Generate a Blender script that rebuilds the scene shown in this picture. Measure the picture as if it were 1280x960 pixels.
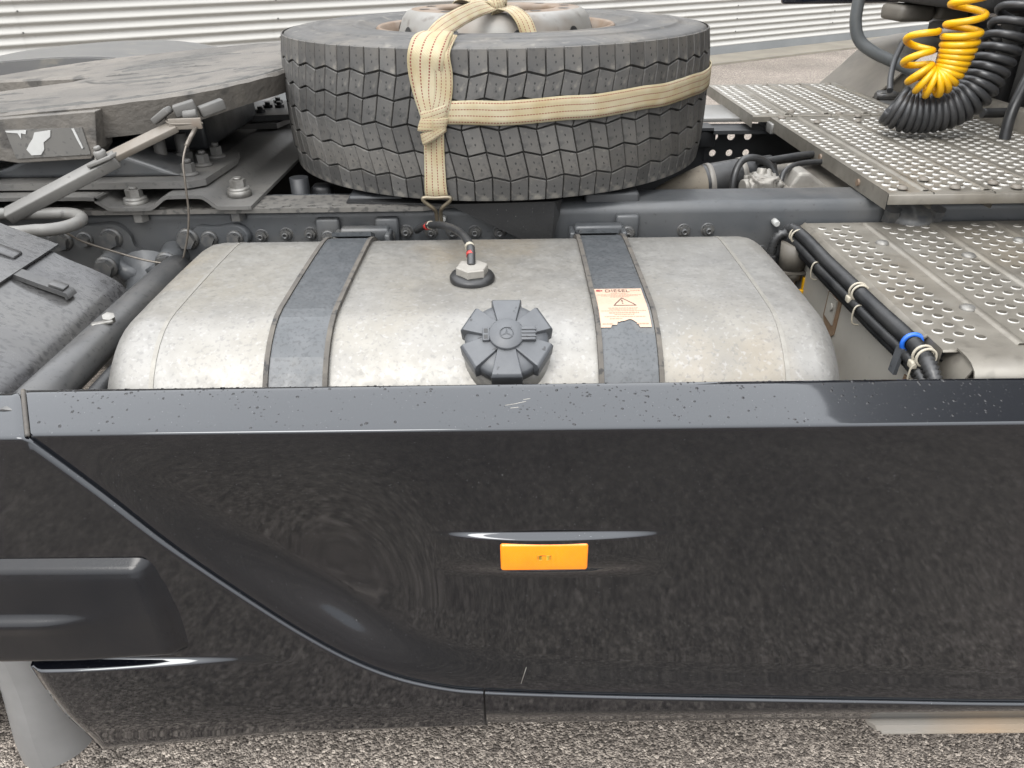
import bpy, bmesh, math, random
from mathutils import Vector, Matrix, noise
from math import sin, cos, pi, radians, sqrt
random.seed(7)
for o in list(bpy.data.objects):
    bpy.data.objects.remove(o)
S = bpy.context.scene
COL = S.collection

# ------------------------------------------------------------------ camera
cam_d = bpy.data.cameras.new('camera'); cam = bpy.data.objects.new('camera', cam_d); COL.objects.link(cam)
cam_d.sensor_width = 36.0; cam_d.lens = 36.0 * 961 / 1280
cam_d.clip_start = 0.05; cam_d.clip_end = 600
YAW, PITCH, ROLL = radians(0.2), radians(29.5), radians(0.8)
fw = Vector((-sin(YAW) * cos(PITCH), cos(YAW) * cos(PITCH), -sin(PITCH)))
rt = Vector((cos(YAW), sin(YAW), 0)); up = rt.cross(fw)
rt2 = rt * cos(ROLL) - up * sin(ROLL); up2 = up * cos(ROLL) + rt * sin(ROLL)
mw = Matrix((rt2, up2, -fw)).transposed().to_4x4(); mw.translation = Vector((0, -0.86, 1.46))
cam.matrix_world = mw
S.camera = cam

# ------------------------------------------------------------------ sky, sun, exposure (overcast)
SUN_EL, SUN_AZ = 52, 205          # azimuth clockwise from +Y
W = bpy.data.worlds.new('World'); S.world = W; W.use_nodes = True
nt = W.node_tree; bg = nt.nodes['Background']
sky = nt.nodes.new('ShaderNodeTexSky'); sky.sky_type = 'NISHITA'; sky.sun_disc = False
sky.sun_elevation = radians(SUN_EL); sky.sun_rotation = radians(SUN_AZ)
sky.air_density = 1.4; sky.dust_density = 6.0; sky.ozone_density = 1.0
hs = nt.nodes.new('ShaderNodeHueSaturation'); hs.inputs['Saturation'].default_value = 0.16
nt.links.new(sky.outputs[0], hs.inputs['Color'])
# even cloud cover over the whole sky: brightness rises from horizon to zenith as under a standard overcast sky (1 + 2 sin e) / 3
tcw = nt.nodes.new('ShaderNodeTexCoord'); sxw = nt.nodes.new('ShaderNodeSeparateXYZ'); nt.links.new(tcw.outputs['Generated'], sxw.inputs[0])
mrw = nt.nodes.new('ShaderNodeMapRange'); mrw.inputs['To Min'].default_value = 1 / 3; mrw.inputs['To Max'].default_value = 1.0; nt.links.new(sxw.outputs[2], mrw.inputs['Value'])
clw = nt.nodes.new('ShaderNodeVectorMath'); clw.operation = 'SCALE'; clw.inputs[0].default_value = (15.2, 15.5, 16.0); nt.links.new(mrw.outputs[0], clw.inputs['Scale'])
mxw = nt.nodes.new('ShaderNodeMix'); mxw.data_type = 'RGBA'; mxw.inputs['Factor'].default_value = 0.88
nt.links.new(hs.outputs[0], mxw.inputs[6]); nt.links.new(clw.outputs[0], mxw.inputs[7]); nt.links.new(mxw.outputs[2], bg.inputs['Color'])
bg.inputs['Strength'].default_value = 0.15
sun_d = bpy.data.lights.new('sun', 'SUN'); sun = bpy.data.objects.new('sun', sun_d); COL.objects.link(sun)
sun_d.energy = 0.7; sun_d.angle = radians(22); sun_d.color = (1.0, 0.965, 0.91)
sd = Vector((sin(radians(SUN_AZ)) * cos(radians(SUN_EL)), cos(radians(SUN_AZ)) * cos(radians(SUN_EL)), sin(radians(SUN_EL))))
sun.rotation_euler = (-sd).to_track_quat('-Z', 'Y').to_euler()
S.view_settings.view_transform = 'Standard'; S.view_settings.look = 'None'
S.view_settings.exposure = 1.28; S.view_settings.gamma = 1.0
S.cycles.max_bounces = 8; S.cycles.diffuse_bounces = 4; S.cycles.glossy_bounces = 4
S.cycles.use_denoising = True

# ------------------------------------------------------------------ materials
ALB = 0.60          # all base colours are tuned against the exposure above
def mat(name, c1, c2=None, scale=6.0, rough=0.5, metal=0.0, bump=0.0, bscale=60.0, detail=6.0,
        lo=0.35, hi=0.65, layers=(), coat=0.0, spec=0.5, rvar=0.0, coords='Object', stretch=None, bdist=0.002, alb=None):
    m = bpy.data.materials.new(name); m.use_nodes = True
    n = m.node_tree.nodes; L = m.node_tree.links; b = n['Principled BSDF']
    tc = n.new('ShaderNodeTexCoord'); vec = tc.outputs[coords]
    if stretch:
        mp = n.new('ShaderNodeMapping'); mp.inputs['Scale'].default_value = stretch
        L.new(vec, mp.inputs['Vector']); vec = mp.outputs[0]
    def nz(sc, det=6.0, rg=0.6):
        t = n.new('ShaderNodeTexNoise'); t.inputs['Scale'].default_value = sc
        t.inputs['Detail'].default_value = det; t.inputs['Roughness'].default_value = rg
        L.new(vec, t.inputs['Vector']); return t.outputs['Fac']
    def ramp(fac, a, bb):
        r = n.new('ShaderNodeMapRange'); r.inputs['From Min'].default_value = a; r.inputs['From Max'].default_value = bb
        L.new(fac, r.inputs['Value']); return r.outputs[0]
    def mix(fac, a, bb):
        x = n.new('ShaderNodeMix'); x.data_type = 'RGBA'; L.new(fac, x.inputs['Factor'])
        for sock, v in ((x.inputs[6], a), (x.inputs[7], bb)):
            if isinstance(v, tuple): sock.default_value = (*v, 1)
            else: L.new(v, sock)
        return x.outputs[2]
    if alb is None: alb = ALB
    c2 = c2 or tuple(x * 0.8 for x in c1)
    c1 = tuple(x * alb for x in c1); c2 = tuple(x * alb for x in c2); layers = [(tuple(x * alb for x in ly[0]),) + tuple(ly[1:]) for ly in layers]
    col = mix(ramp(nz(scale, detail), lo, hi), c1, c2)
    for ly in layers:          # (colour, scale, lo, hi, strength)
        f = ramp(nz(ly[1], 3.0, 0.5), ly[2], ly[3])
        k = n.new('ShaderNodeMath'); k.operation = 'MULTIPLY'; k.inputs[1].default_value = ly[4]; L.new(f, k.inputs[0])
        col = mix(k.outputs[0], col, ly[0])
    L.new(col, b.inputs['Base Color'])
    b.inputs['Roughness'].default_value = rough; b.inputs['Metallic'].default_value = metal
    b.inputs['Coat Weight'].default_value = coat; b.inputs['Coat Roughness'].default_value = 0.05
    b.inputs['Specular IOR Level'].default_value = spec
    if rvar:
        r = n.new('ShaderNodeMapRange'); r.inputs['To Min'].default_value = max(0.02, rough - rvar); r.inputs['To Max'].default_value = rough + rvar
        r.inputs['From Min'].default_value = 0.3; r.inputs['From Max'].default_value = 0.7
        L.new(nz(scale * 2.3), r.inputs['Value']); L.new(r.outputs[0], b.inputs['Roughness'])
    if bump:
        bp = n.new('ShaderNodeBump'); bp.inputs['Strength'].default_value = bump; bp.inputs['Distance'].default_value = bdist
        L.new(nz(bscale, 8.0), bp.inputs['Height']); L.new(bp.outputs[0], b.inputs['Normal'])
    return m

M = {}
M['paint'] = mat('black_gloss_paint', (0.002, 0.0026, 0.0048), (0.003, 0.0036, 0.0058), 3.0, 0.06, coat=1.0, spec=0.15, bump=0.0, bscale=9, bdist=0.004, rvar=0.03,
                 layers=(((0.02, 0.02, 0.02), 5.0, 0.55, 0.75, 0.12), ((0.25, 0.25, 0.25), 420, 0.71, 0.74, 0.5)))
M['paint'].node_tree.nodes['Principled BSDF'].inputs['Specular Tint'].default_value = (0.72, 0.86, 1.0, 1)
M['trim'] = mat('satin_black_plastic', alb=1.0, c1=(0.006, 0.0065, 0.008), c2=(0.010, 0.010, 0.011), scale=8, rough=0.18, spec=0.26, bump=0.05, bscale=300)
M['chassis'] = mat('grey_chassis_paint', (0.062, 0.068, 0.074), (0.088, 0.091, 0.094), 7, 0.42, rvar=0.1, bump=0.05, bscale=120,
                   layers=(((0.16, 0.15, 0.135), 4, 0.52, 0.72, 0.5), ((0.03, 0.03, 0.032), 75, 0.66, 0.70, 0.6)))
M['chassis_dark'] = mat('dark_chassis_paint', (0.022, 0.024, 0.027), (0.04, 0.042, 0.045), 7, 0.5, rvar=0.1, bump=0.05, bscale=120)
M['dusty'] = mat('dusty_perforated_steel', (0.11, 0.105, 0.095), (0.17, 0.16, 0.145), 9, 0.55, bump=0.1, bscale=150,
                 layers=(((0.055, 0.053, 0.05), 70, 0.54, 0.60, 0.8), ((0.2, 0.17, 0.13), 3, 0.5, 0.7, 0.4)))
M['plate'] = mat('dusty_grey_steel', (0.115, 0.112, 0.107), (0.165, 0.158, 0.145), 5, 0.55, bump=0.12, bscale=90,
                 layers=(((0.06, 0.06, 0.058), 85, 0.60, 0.66, 0.5), ((0.17, 0.10, 0.06), 6, 0.66, 0.78, 0.35)))
M['grease'] = mat('greasy_cast_steel', (0.175, 0.157, 0.135), (0.12, 0.11, 0.097), 4, 0.6, bump=0.6, bscale=60, bdist=0.005, stretch=(1.0, 1.3, 1.2),
                  layers=(((0.05, 0.047, 0.043), 16, 0.57, 0.66, 0.7), ((0.06, 0.058, 0.054), 3, 0.52, 0.7, 0.5), ((0.24, 0.215, 0.18), 14, 0.58, 0.75, 0.5)))
M['old_grease'] = mat('dark_old_grease', (0.05, 0.047, 0.042), (0.085, 0.08, 0.07), 30, 0.55, bump=0.5, bscale=120)
M['cast'] = mat('grey_cast_iron', (0.105, 0.103, 0.098), (0.15, 0.143, 0.132), 10, 0.6, bump=0.25, bscale=110)
M['handle'] = mat('grey_painted_bar', (0.165, 0.16, 0.15), (0.215, 0.208, 0.193), 14, 0.5, bump=0.15, bscale=160,
                  layers=(((0.20, 0.10, 0.045), 11, 0.62, 0.74, 0.7), ((0.07, 0.065, 0.06), 45, 0.66, 0.7, 0.6)))
M['rustbar'] = mat('rust_stained_steel', (0.19, 0.16, 0.128), (0.235, 0.215, 0.185), 16, 0.6, bump=0.2, bscale=160,
                   layers=(((0.19, 0.10, 0.05), 12, 0.58, 0.72, 0.6),))
M['zinc'] = mat('dull_zinc_bolt', (0.33, 0.32, 0.30), (0.22, 0.21, 0.19), 60, 0.45, metal=0.5, bump=0.15, bscale=300)
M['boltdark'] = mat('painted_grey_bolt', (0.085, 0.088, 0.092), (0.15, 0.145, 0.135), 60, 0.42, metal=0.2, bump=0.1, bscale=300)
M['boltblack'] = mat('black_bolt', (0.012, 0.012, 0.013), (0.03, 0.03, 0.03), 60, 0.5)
M['alu'] = mat('mill_aluminium_tank', (0.36, 0.35, 0.328), (0.275, 0.266, 0.247), 26, 0.47, metal=0.45, bump=0.05, bscale=160, rvar=0.08, lo=0.3, hi=0.7,
               layers=(((0.33, 0.305, 0.255), 3.2, 0.42, 0.66, 0.75), ((0.34, 0.26, 0.155), 2.9, 0.56, 0.74, 0.6), ((0.20, 0.197, 0.19), 7, 0.52, 0.7, 0.5), ((0.42, 0.41, 0.395), 130, 0.58, 0.68, 0.5), ((0.19, 0.185, 0.178), 160, 0.56, 0.66, 0.45)))
M['weld'] = mat('weld_seam', (0.34, 0.325, 0.29), (0.28, 0.265, 0.235), 60, 0.5, metal=0.4, bump=0.3, bscale=220)
M['band'] = mat('slate_tank_band', (0.068, 0.075, 0.081), (0.092, 0.098, 0.104), 30, 0.40, bump=0.04, bscale=150, rvar=0.08,
                layers=(((0.028, 0.03, 0.033), 190, 0.53, 0.62, 0.55), ((0.22, 0.20, 0.16), 7, 0.64, 0.75, 0.35)))
M['rubber_edge'] = mat('dusty_rubber_edge', (0.13, 0.115, 0.095), (0.075, 0.068, 0.06), 30, 0.75, layers=(((0.02, 0.02, 0.02), 60, 0.6, 0.66, 0.8),))
M['cap'] = mat('weathered_grey_plastic', (0.075, 0.08, 0.088), (0.10, 0.106, 0.114), 25, 0.46, bump=0.1, bscale=250,
               layers=(((0.012, 0.012, 0.014), 70, 0.66, 0.69, 0.9),))
M['black_plastic'] = mat('black_plastic', (0.012, 0.012, 0.013), (0.024, 0.024, 0.024), 30, 0.42, bump=0.05, bscale=200)
M['conduit'] = mat('dusty_black_conduit', (0.02, 0.021, 0.023), (0.05, 0.05, 0.05), 20, 0.42, rvar=0.1)
M['tape'] = mat('red_tape', (0.55, 0.04, 0.03), (0.4, 0.03, 0.025), 30, 0.4)
M['blue_tape'] = mat('blue_cable_tie', (0.02, 0.16, 0.72), (0.02, 0.13, 0.6), 30, 0.35)
M['beige_clip'] = mat('beige_clip', (0.55, 0.50, 0.40), (0.42, 0.38, 0.3), 30, 0.5)
M['tread'] = mat('worn_aluminium_plank', (0.335, 0.31, 0.265), (0.25, 0.229, 0.193), 12, 0.45, metal=0.45, bump=0.08, bscale=220, rvar=0.08,
                 layers=(((0.30, 0.24, 0.16), 3.5, 0.58, 0.75, 0.4), ((0.17, 0.155, 0.13), 40, 0.56, 0.70, 0.5), ((0.42, 0.40, 0.36), 8, 0.55, 0.7, 0.4)))
M['tread_hole'] = mat('bright_punched_edge', (0.66, 0.645, 0.61), (0.46, 0.44, 0.40), 30, 0.42, metal=0.2)
M['boxside'] = mat('stainless_side_sheet', (0.66, 0.63, 0.56), (0.56, 0.53, 0.47), 5, 0.36, metal=0.0, bump=0.03, bscale=160, rvar=0.06,
                   layers=(((0.25, 0.19, 0.12), 5, 0.62, 0.78, 0.35), ((0.5, 0.48, 0.44), 120, 0.66, 0.7, 0.5)))
M['rust'] = mat('rust_stain', (0.28, 0.15, 0.075), (0.36, 0.27, 0.18), 25, 0.7, bump=0.1, bscale=150)
M['mudguard'] = mat('wet_grey_mudguard', (0.058, 0.058, 0.061), (0.085, 0.083, 0.08), 6, 0.24, bump=0.06, bscale=90, rvar=0.1,
                    layers=(((0.02, 0.02, 0.021), 170, 0.53, 0.60, 0.65), ((0.12, 0.117, 0.11), 5, 0.5, 0.75, 0.45)), stretch=(0.45, 1, 0.8))
M['mudguard_far'] = mat('dusty_grey_mudguard', (0.12, 0.12, 0.122), (0.16, 0.157, 0.15), 5, 0.38, bump=0.05, bscale=90,
                        layers=(((0.25, 0.23, 0.19), 22, 0.60, 0.7, 0.6),), stretch=(0.6, 1.5, 1))
M['flap'] = mat('light_grey_mudguard_end', (0.24, 0.24, 0.237), (0.20, 0.20, 0.197), 9, 0.36, bump=0.03, bscale=60)
M['tubegrey'] = mat('grey_tube_paint', (0.06, 0.061, 0.063), (0.09, 0.088, 0.085), 12, 0.38, layers=(((0.022, 0.022, 0.022), 130, 0.6, 0.66, 0.6),))
M['rim'] = mat('silver_wheel_paint', (0.33, 0.32, 0.30), (0.26, 0.248, 0.222), 9, 0.5, metal=0.2, bump=0.1, bscale=120,
               layers=(((0.17, 0.12, 0.075), 7, 0.50, 0.68, 0.65), ((0.11, 0.09, 0.07), 26, 0.58, 0.68, 0.6)))
M['rimrust'] = mat('rusty_wheel_flange', (0.25, 0.185, 0.13), (0.18, 0.115, 0.07), 16, 0.65, bump=0.2, bscale=140, layers=(((0.30, 0.265, 0.23), 9, 0.52, 0.68, 0.6),))
M['mat_rubber'] = mat('black_rubber_mat', (0.010, 0.010, 0.0105), (0.016, 0.016, 0.016), 20, 0.55, bump=0.35, bscale=190, layers=(((0.30, 0.29, 0.27), 150, 0.70, 0.73, 0.8),))
M['hook'] = mat('zinc_plated_hook', (0.33, 0.28, 0.20), (0.22, 0.19, 0.14), 60, 0.4, metal=0.7)
M['yellow'] = mat('yellow_nylon_hose', (0.86, 0.47, 0.006), (0.80, 0.42, 0.005), 20, 0.32, alb=0.75, layers=(((0.5, 0.25, 0.01), 40, 0.66, 0.72, 0.35),))
M['blackhose'] = mat('black_nylon_hose', (0.035, 0.037, 0.04), (0.06, 0.06, 0.062), 12, 0.36, rvar=0.08)
M['navy'] = mat('dark_navy_cab_paint', (0.006, 0.009, 0.020), (0.008, 0.011, 0.022), 3, 0.12, coat=1.0)
M['cabdark'] = mat('black_cab_underside', (0.010, 0.010, 0.011), (0.022, 0.022, 0.022), 8, 0.55, bump=0.1, bscale=60)
M['dustypanel'] = mat('dusty_brown_panel', (0.20, 0.18, 0.15), (0.13, 0.118, 0.10), 7, 0.6, bump=0.1, bscale=80)
M['tan_can'] = mat('tan_dusty_bellows', (0.33, 0.285, 0.22), (0.25, 0.215, 0.165), 12, 0.7, bump=0.2, bscale=140, layers=(((0.10, 0.085, 0.065), 90, 0.6, 0.68, 0.5),))
M['rawalu'] = mat('raw_cast_aluminium', (0.42, 0.40, 0.36), (0.30, 0.28, 0.25), 25, 0.5, metal=0.3, bump=0.4, bscale=90)
M['railtube'] = mat('grey_blue_tube', (0.115, 0.125, 0.13), (0.14, 0.148, 0.15), 15, 0.4)
M['wall_sheet'] = mat('cream_white_cladding', (0.52, 0.505, 0.468), (0.48, 0.465, 0.43), 1.3, 0.45, bump=0.0,
                      layers=(((0.40, 0.38, 0.335), 2.0, 0.62, 0.8, 0.4),), stretch=(0.3, 0.3, 6))
M['plinth'] = mat('grey_base_flashing', (0.25, 0.26, 0.262), (0.21, 0.22, 0.222), 2, 0.55)
M['concrete'] = mat('pale_concrete_strip', (0.30, 0.272, 0.22), (0.235, 0.212, 0.172), 2.2, 0.85, bump=0.3, bscale=30)
M['steel_cable'] = mat('steel_wire', (0.24, 0.21, 0.18), (0.17, 0.15, 0.125), 80, 0.45, metal=0.5)
M['sticker_white'] = mat('white_sticker_scrap', (0.62, 0.62, 0.60), (0.56, 0.56, 0.54), 30, 0.5)
M['label'] = mat('peach_label', (0.60, 0.42, 0.305), (0.56, 0.39, 0.285), 40, 0.5)
M['ink'] = mat('label_ink', (0.10, 0.05, 0.035), (0.13, 0.07, 0.05), 60, 0.6)
M['inkpale'] = mat('pale_label_ink', (0.42, 0.25, 0.17), (0.5, 0.3, 0.21), 60, 0.6)
M['inkred'] = mat('red_label_ink', (0.35, 0.03, 0.03), (0.28, 0.03, 0.03), 60, 0.6)
M['step'] = mat('anodised_step_edge', (0.30, 0.28, 0.25), (0.26, 0.24, 0.205), 4, 0.45, metal=0.1, layers=(((0.45, 0.31, 0.18), 2.2, 0.52, 0.7, 0.6),))
M['white'] = mat('white_plastic', (0.5, 0.5, 0.48), (0.45, 0.45, 0.43), 40, 0.5)
M['sheet_metal'] = mat('pale_galvanised_sheet', (0.36, 0.355, 0.34), (0.29, 0.285, 0.27), 5, 0.4, metal=0.4)

# raindrops
m = mat('rain_water', (0.012, 0.012, 0.014), (0.02, 0.02, 0.021), 60, 0.06, spec=0.32); M['drop'] = m

# tyre rubber with two small pin holes drawn per tread block (uv)
def tyre_mat(name, dots):
    m = mat(name, (0.066, 0.0645, 0.062), (0.102, 0.098, 0.092), 9, 0.62, bump=0.2, bscale=140, coords='Object' if not dots else 'Object',
            layers=(((0.20, 0.175, 0.14), 5.0, 0.48, 0.70, 0.55), ((0.05, 0.05, 0.05), 11, 0.50, 0.70, 0.6), ((0.04, 0.04, 0.039), 75, 0.56, 0.66, 0.6), ((0.26, 0.24, 0.205), 38, 0.60, 0.72, 0.5), ((0.42, 0.40, 0.36), 170, 0.745, 0.76, 0.8)))
    if dots:
        n = m.node_tree.nodes; L = m.node_tree.links; b = n['Principled BSDF']
        src = b.inputs['Base Color'].links[0].from_socket
        oi = n.new('ShaderNodeObjectInfo')
        br = n.new('ShaderNodeMapRange'); br.inputs['To Min'].default_value = 0.72; br.inputs['To Max'].default_value = 1.28
        L.new(oi.outputs['Random'], br.inputs['Value'])
        hv = n.new('ShaderNodeHueSaturation'); L.new(src, hv.inputs['Color']); L.new(br.outputs[0], hv.inputs['Value'])
        src = hv.outputs[0]
        uv = n.new('ShaderNodeUVMap'); uv.uv_map = 'UVMap'
        prev = None
        for p in ((0.47, 0.34), (0.53, 0.64)):
            d = n.new('ShaderNodeVectorMath'); d.operation = 'DISTANCE'; L.new(uv.outputs[0], d.inputs[0]); d.inputs[1].default_value = (p[0], p[1], 0)
            k = n.new('ShaderNodeMath'); k.operation = 'LESS_THAN'; k.inputs[1].default_value = 0.052; L.new(d.outputs['Value'], k.inputs[0])
            if prev is None: prev = k.outputs[0]
            else:
                a = n.new('ShaderNodeMath'); a.operation = 'MAXIMUM'; L.new(prev, a.inputs[0]); L.new(k.outputs[0], a.inputs[1]); prev = a.outputs[0]
        x = n.new('ShaderNodeMix'); x.data_type = 'RGBA'; L.new(prev, x.inputs['Factor']); L.new(src, x.inputs[6]); x.inputs[7].default_value = (0.008, 0.008, 0.008, 1)
        L.new(x.outputs[2], b.inputs['Base Color'])
    return m
M['tyre'] = tyre_mat('worn_tyre_rubber', False); M['tread_block'] = tyre_mat('worn_tread_rubber', True)
M['groove'] = mat('tyre_groove_rubber', (0.045, 0.044, 0.042), (0.07, 0.067, 0.063), 20, 0.8)

# cream webbing with woven texture and dashed red-brown stitching, uv: u across 0-1, v along in metres
def webbing():
    m = bpy.data.materials.new('cream_webbing'); m.use_nodes = True
    n = m.node_tree.nodes; L = m.node_tree.links; b = n['Principled BSDF']; b.inputs['Roughness'].default_value = 0.75
    uv = n.new('ShaderNodeUVMap'); uv.uv_map = 'UVMap'; sp = n.new('ShaderNodeSeparateXYZ'); L.new(uv.outputs[0], sp.inputs[0])
    def mth(op, a, bb=None):
        k = n.new('ShaderNodeMath'); k.operation = op
        for i, v in enumerate((a, bb)):
            if v is None: continue
            if isinstance(v, (int, float)): k.inputs[i].default_value = v
            else: L.new(v, k.inputs[i])
        return k.outputs[0]
    dash = mth('GREATER_THAN', mth('FRACT', mth('MULTIPLY', sp.outputs[1], 170.0)), 0.34)
    acc = None
    for p in (0.10, 0.37, 0.63, 0.90):
        a = mth('LESS_THAN', mth('ABSOLUTE', mth('SUBTRACT', sp.outputs[0], p)), 0.021)
        acc = a if acc is None else mth('MAXIMUM', acc, a)
    st = mth('MULTIPLY', acc, dash)
    tc = n.new('ShaderNodeTexCoord'); nz = n.new('ShaderNodeTexNoise'); nz.inputs['Scale'].default_value = 24; nz.inputs['Detail'].default_value = 8; L.new(tc.outputs['Object'], nz.inputs['Vector'])
    mr = n.new('ShaderNodeMapRange'); mr.inputs['From Min'].default_value = 0.35; mr.inputs['From Max'].default_value = 0.68; L.new(nz.outputs['Fac'], mr.inputs['Value'])
    x0 = n.new('ShaderNodeMix'); x0.data_type = 'RGBA'; x0.inputs[6].default_value = (0.4071, 0.3598, 0.2471, 1); x0.inputs[7].default_value = (0.3416, 0.2762, 0.1527, 1); L.new(mr.outputs[0], x0.inputs['Factor'])
    wv = mth('MULTIPLY', mth('SINE', mth('MULTIPLY', sp.outputs[1], 2600.0)), mth('SINE', mth('MULTIPLY', sp.outputs[0], 110.0)))
    bp = n.new('ShaderNodeBump'); bp.inputs['Strength'].default_value = 0.7; bp.inputs['Distance'].default_value = 0.0012; L.new(wv, bp.inputs['Height']); L.new(bp.outputs[0], b.inputs['Normal'])
    x1 = n.new('ShaderNodeMix'); x1.data_type = 'RGBA'; L.new(st, x1.inputs['Factor']); L.new(x0.outputs[2], x1.inputs[6]); x1.inputs[7].default_value = (0.1817, 0.0409, 0.0273, 1)
    L.new(x1.outputs[2], b.inputs['Base Color']); return m
M['webbing'] = webbing()

# amber lens
def amber():
    m = mat('amber_lens', (0.95, 0.265, 0.001), (0.90, 0.235, 0.001), 30, 0.12, coat=0.5, alb=0.8)
    b = m.node_tree.nodes['Principled BSDF']; b.inputs['Subsurface Weight'].default_value = 0.0
    n = m.node_tree.nodes; L = m.node_tree.links
    tc = n.new('ShaderNodeTexCoord'); wv = n.new('ShaderNodeTexWave'); wv.inputs['Scale'].default_value = 170; wv.bands_direction = 'X'; L.new(tc.outputs['Object'], wv.inputs['Vector'])
    bp = n.new('ShaderNodeBump'); bp.inputs['Strength'].default_value = 0.35; bp.inputs['Distance'].default_value = 0.0006; L.new(wv.outputs['Fac'], bp.inputs['Height']); L.new(bp.outputs[0], b.inputs['Normal'])
    return m
M['amber'] = amber(); M['amber_dark'] = mat('amber_led', (0.20, 0.075, 0.004), (0.75, 0.55, 0.05), 160, 0.3)

# asphalt with loose pale chippings
def asphalt():
    m = bpy.data.materials.new('chipped_asphalt'); m.use_nodes = True
    n = m.node_tree.nodes; L = m.node_tree.links; b = n['Principled BSDF']; b.inputs['Roughness'].default_value = 0.85; b.inputs['Specular IOR Level'].default_value = 0.3
    tc = n.new('ShaderNodeTexCoord')
    def vor(sc):
        v = n.new('ShaderNodeTexVoronoi'); v.inputs['Scale'].default_value = sc; L.new(tc.outputs['Object'], v.inputs['Vector']); return v
    v1, v2 = vor(140), vor(235)
    def bright(v):
        s = n.new('ShaderNodeSeparateColor'); L.new(v.outputs['Color'], s.inputs[0]); return s.outputs[0], s.outputs[1]
    a1, h1 = bright(v1); a2, h2 = bright(v2)
    r = n.new('ShaderNodeValToRGB'); L.new(a1, r.inputs[0])
    e = r.color_ramp.elements; e[0].position = 0.0; e[0].color = (0.0843, 0.0725, 0.0619, 1); e[1].position = 1.0; e[1].color = (0.4970, 0.4361, 0.3751, 1)
    q = r.color_ramp.elements.new(0.45); q.color = (0.1598, 0.1368, 0.1178, 1); q = r.color_ramp.elements.new(0.8); q.color = (0.2662, 0.2311, 0.1989, 1)
    r2 = n.new('ShaderNodeValToRGB'); L.new(a2, r2.inputs[0]); e = r2.color_ramp.elements; e[0].color = (0.0621, 0.0532, 0.0463, 1); e[1].color = (0.3905, 0.3402, 0.2922, 1)
    g = n.new('ShaderNodeMath'); g.operation = 'GREATER_THAN'; g.inputs[1].default_value = 0.5; L.new(h1, g.inputs[0])
    x = n.new('ShaderNodeMix'); x.data_type = 'RGBA'; L.new(g.outputs[0], x.inputs['Factor']); L.new(r.outputs[0], x.inputs[6]); L.new(r2.outputs[0], x.inputs[7])
    nz = n.new('ShaderNodeTexNoise'); nz.inputs['Scale'].default_value = 1.1; nz.inputs['Detail'].default_value = 8; L.new(tc.outputs['Object'], nz.inputs['Vector'])
    mr = n.new('ShaderNodeMapRange'); mr.inputs['From Min'].default_value = 0.3; mr.inputs['From Max'].default_value = 0.7; mr.inputs['To Min'].default_value = 0.8; mr.inputs['To Max'].default_value = 1.18; L.new(nz.outputs['Fac'], mr.inputs['Value'])
    hv = n.new('ShaderNodeHueSaturation'); L.new(x.outputs[2], hv.inputs['Color']); L.new(mr.outputs[0], hv.inputs['Value']); L.new(hv.outputs[0], b.inputs['Base Color'])
    ad = n.new('ShaderNodeMath'); ad.operation = 'ADD'; L.new(v1.outputs['Distance'], ad.inputs[0]); L.new(v2.outputs['Distance'], ad.inputs[1])
    bp = n.new('ShaderNodeBump'); bp.invert = True; bp.inputs['Strength'].default_value = 0.9; bp.inputs['Distance'].default_value = 0.006; L.new(ad.outputs[0], bp.inputs['Height']); L.new(bp.outputs[0], b.inputs['Normal'])
    return m
M['asphalt'] = asphalt()

# ------------------------------------------------------------------ mesh helpers
def V(*a): return Vector(a)
def crom(pts, n=8, closed=False):
    P = [Vector(p) for p in pts]; out = []
    k = len(P); rng = range(k if closed else k - 1)
    for i in rng:
        if closed: a, b, c, d = P[(i - 1) % k], P[i], P[(i + 1) % k], P[(i + 2) % k]
        else: a, b, c, d = P[max(i - 1, 0)], P[i], P[i + 1], P[min(i + 2, k - 1)]
        for j in range(n):
            t = j / n
            out.append(0.5 * ((2 * b) + (c - a) * t + (2 * a - 5 * b + 4 * c - d) * t * t + (3 * b - a - 3 * c + d) * t ** 3))
    if not closed: out.append(P[-1].copy())
    return out
def resample(path, step):
    out = [path[0].copy()]; acc = 0.0
    for a, b in zip(path, path[1:]):
        L = (b - a).length
        if L < 1e-9: continue
        t = step - acc
        while t <= L:
            out.append(a.lerp(b, t / L)); t += step
        acc = L - (t - step)
    return out
def frames(path, up=None):
    T = []
    for i in range(len(path)):
        d = path[min(i + 1, len(path) - 1)] - path[max(i - 1, 0)]
        T.append(d.normalized() if d.length > 1e-9 else Vector((0, 0, 1)))
    u = Vector(up) if up else (Vector((0, 0, 1)) if abs(T[0].z) < 0.9 else Vector((1, 0, 0)))
    N = (u - T[0] * u.dot(T[0])).normalized(); out = []
    for t in T:
        N = (N - t * N.dot(t)).normalized(); out.append((t, N, t.cross(N)))
    return out

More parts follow.
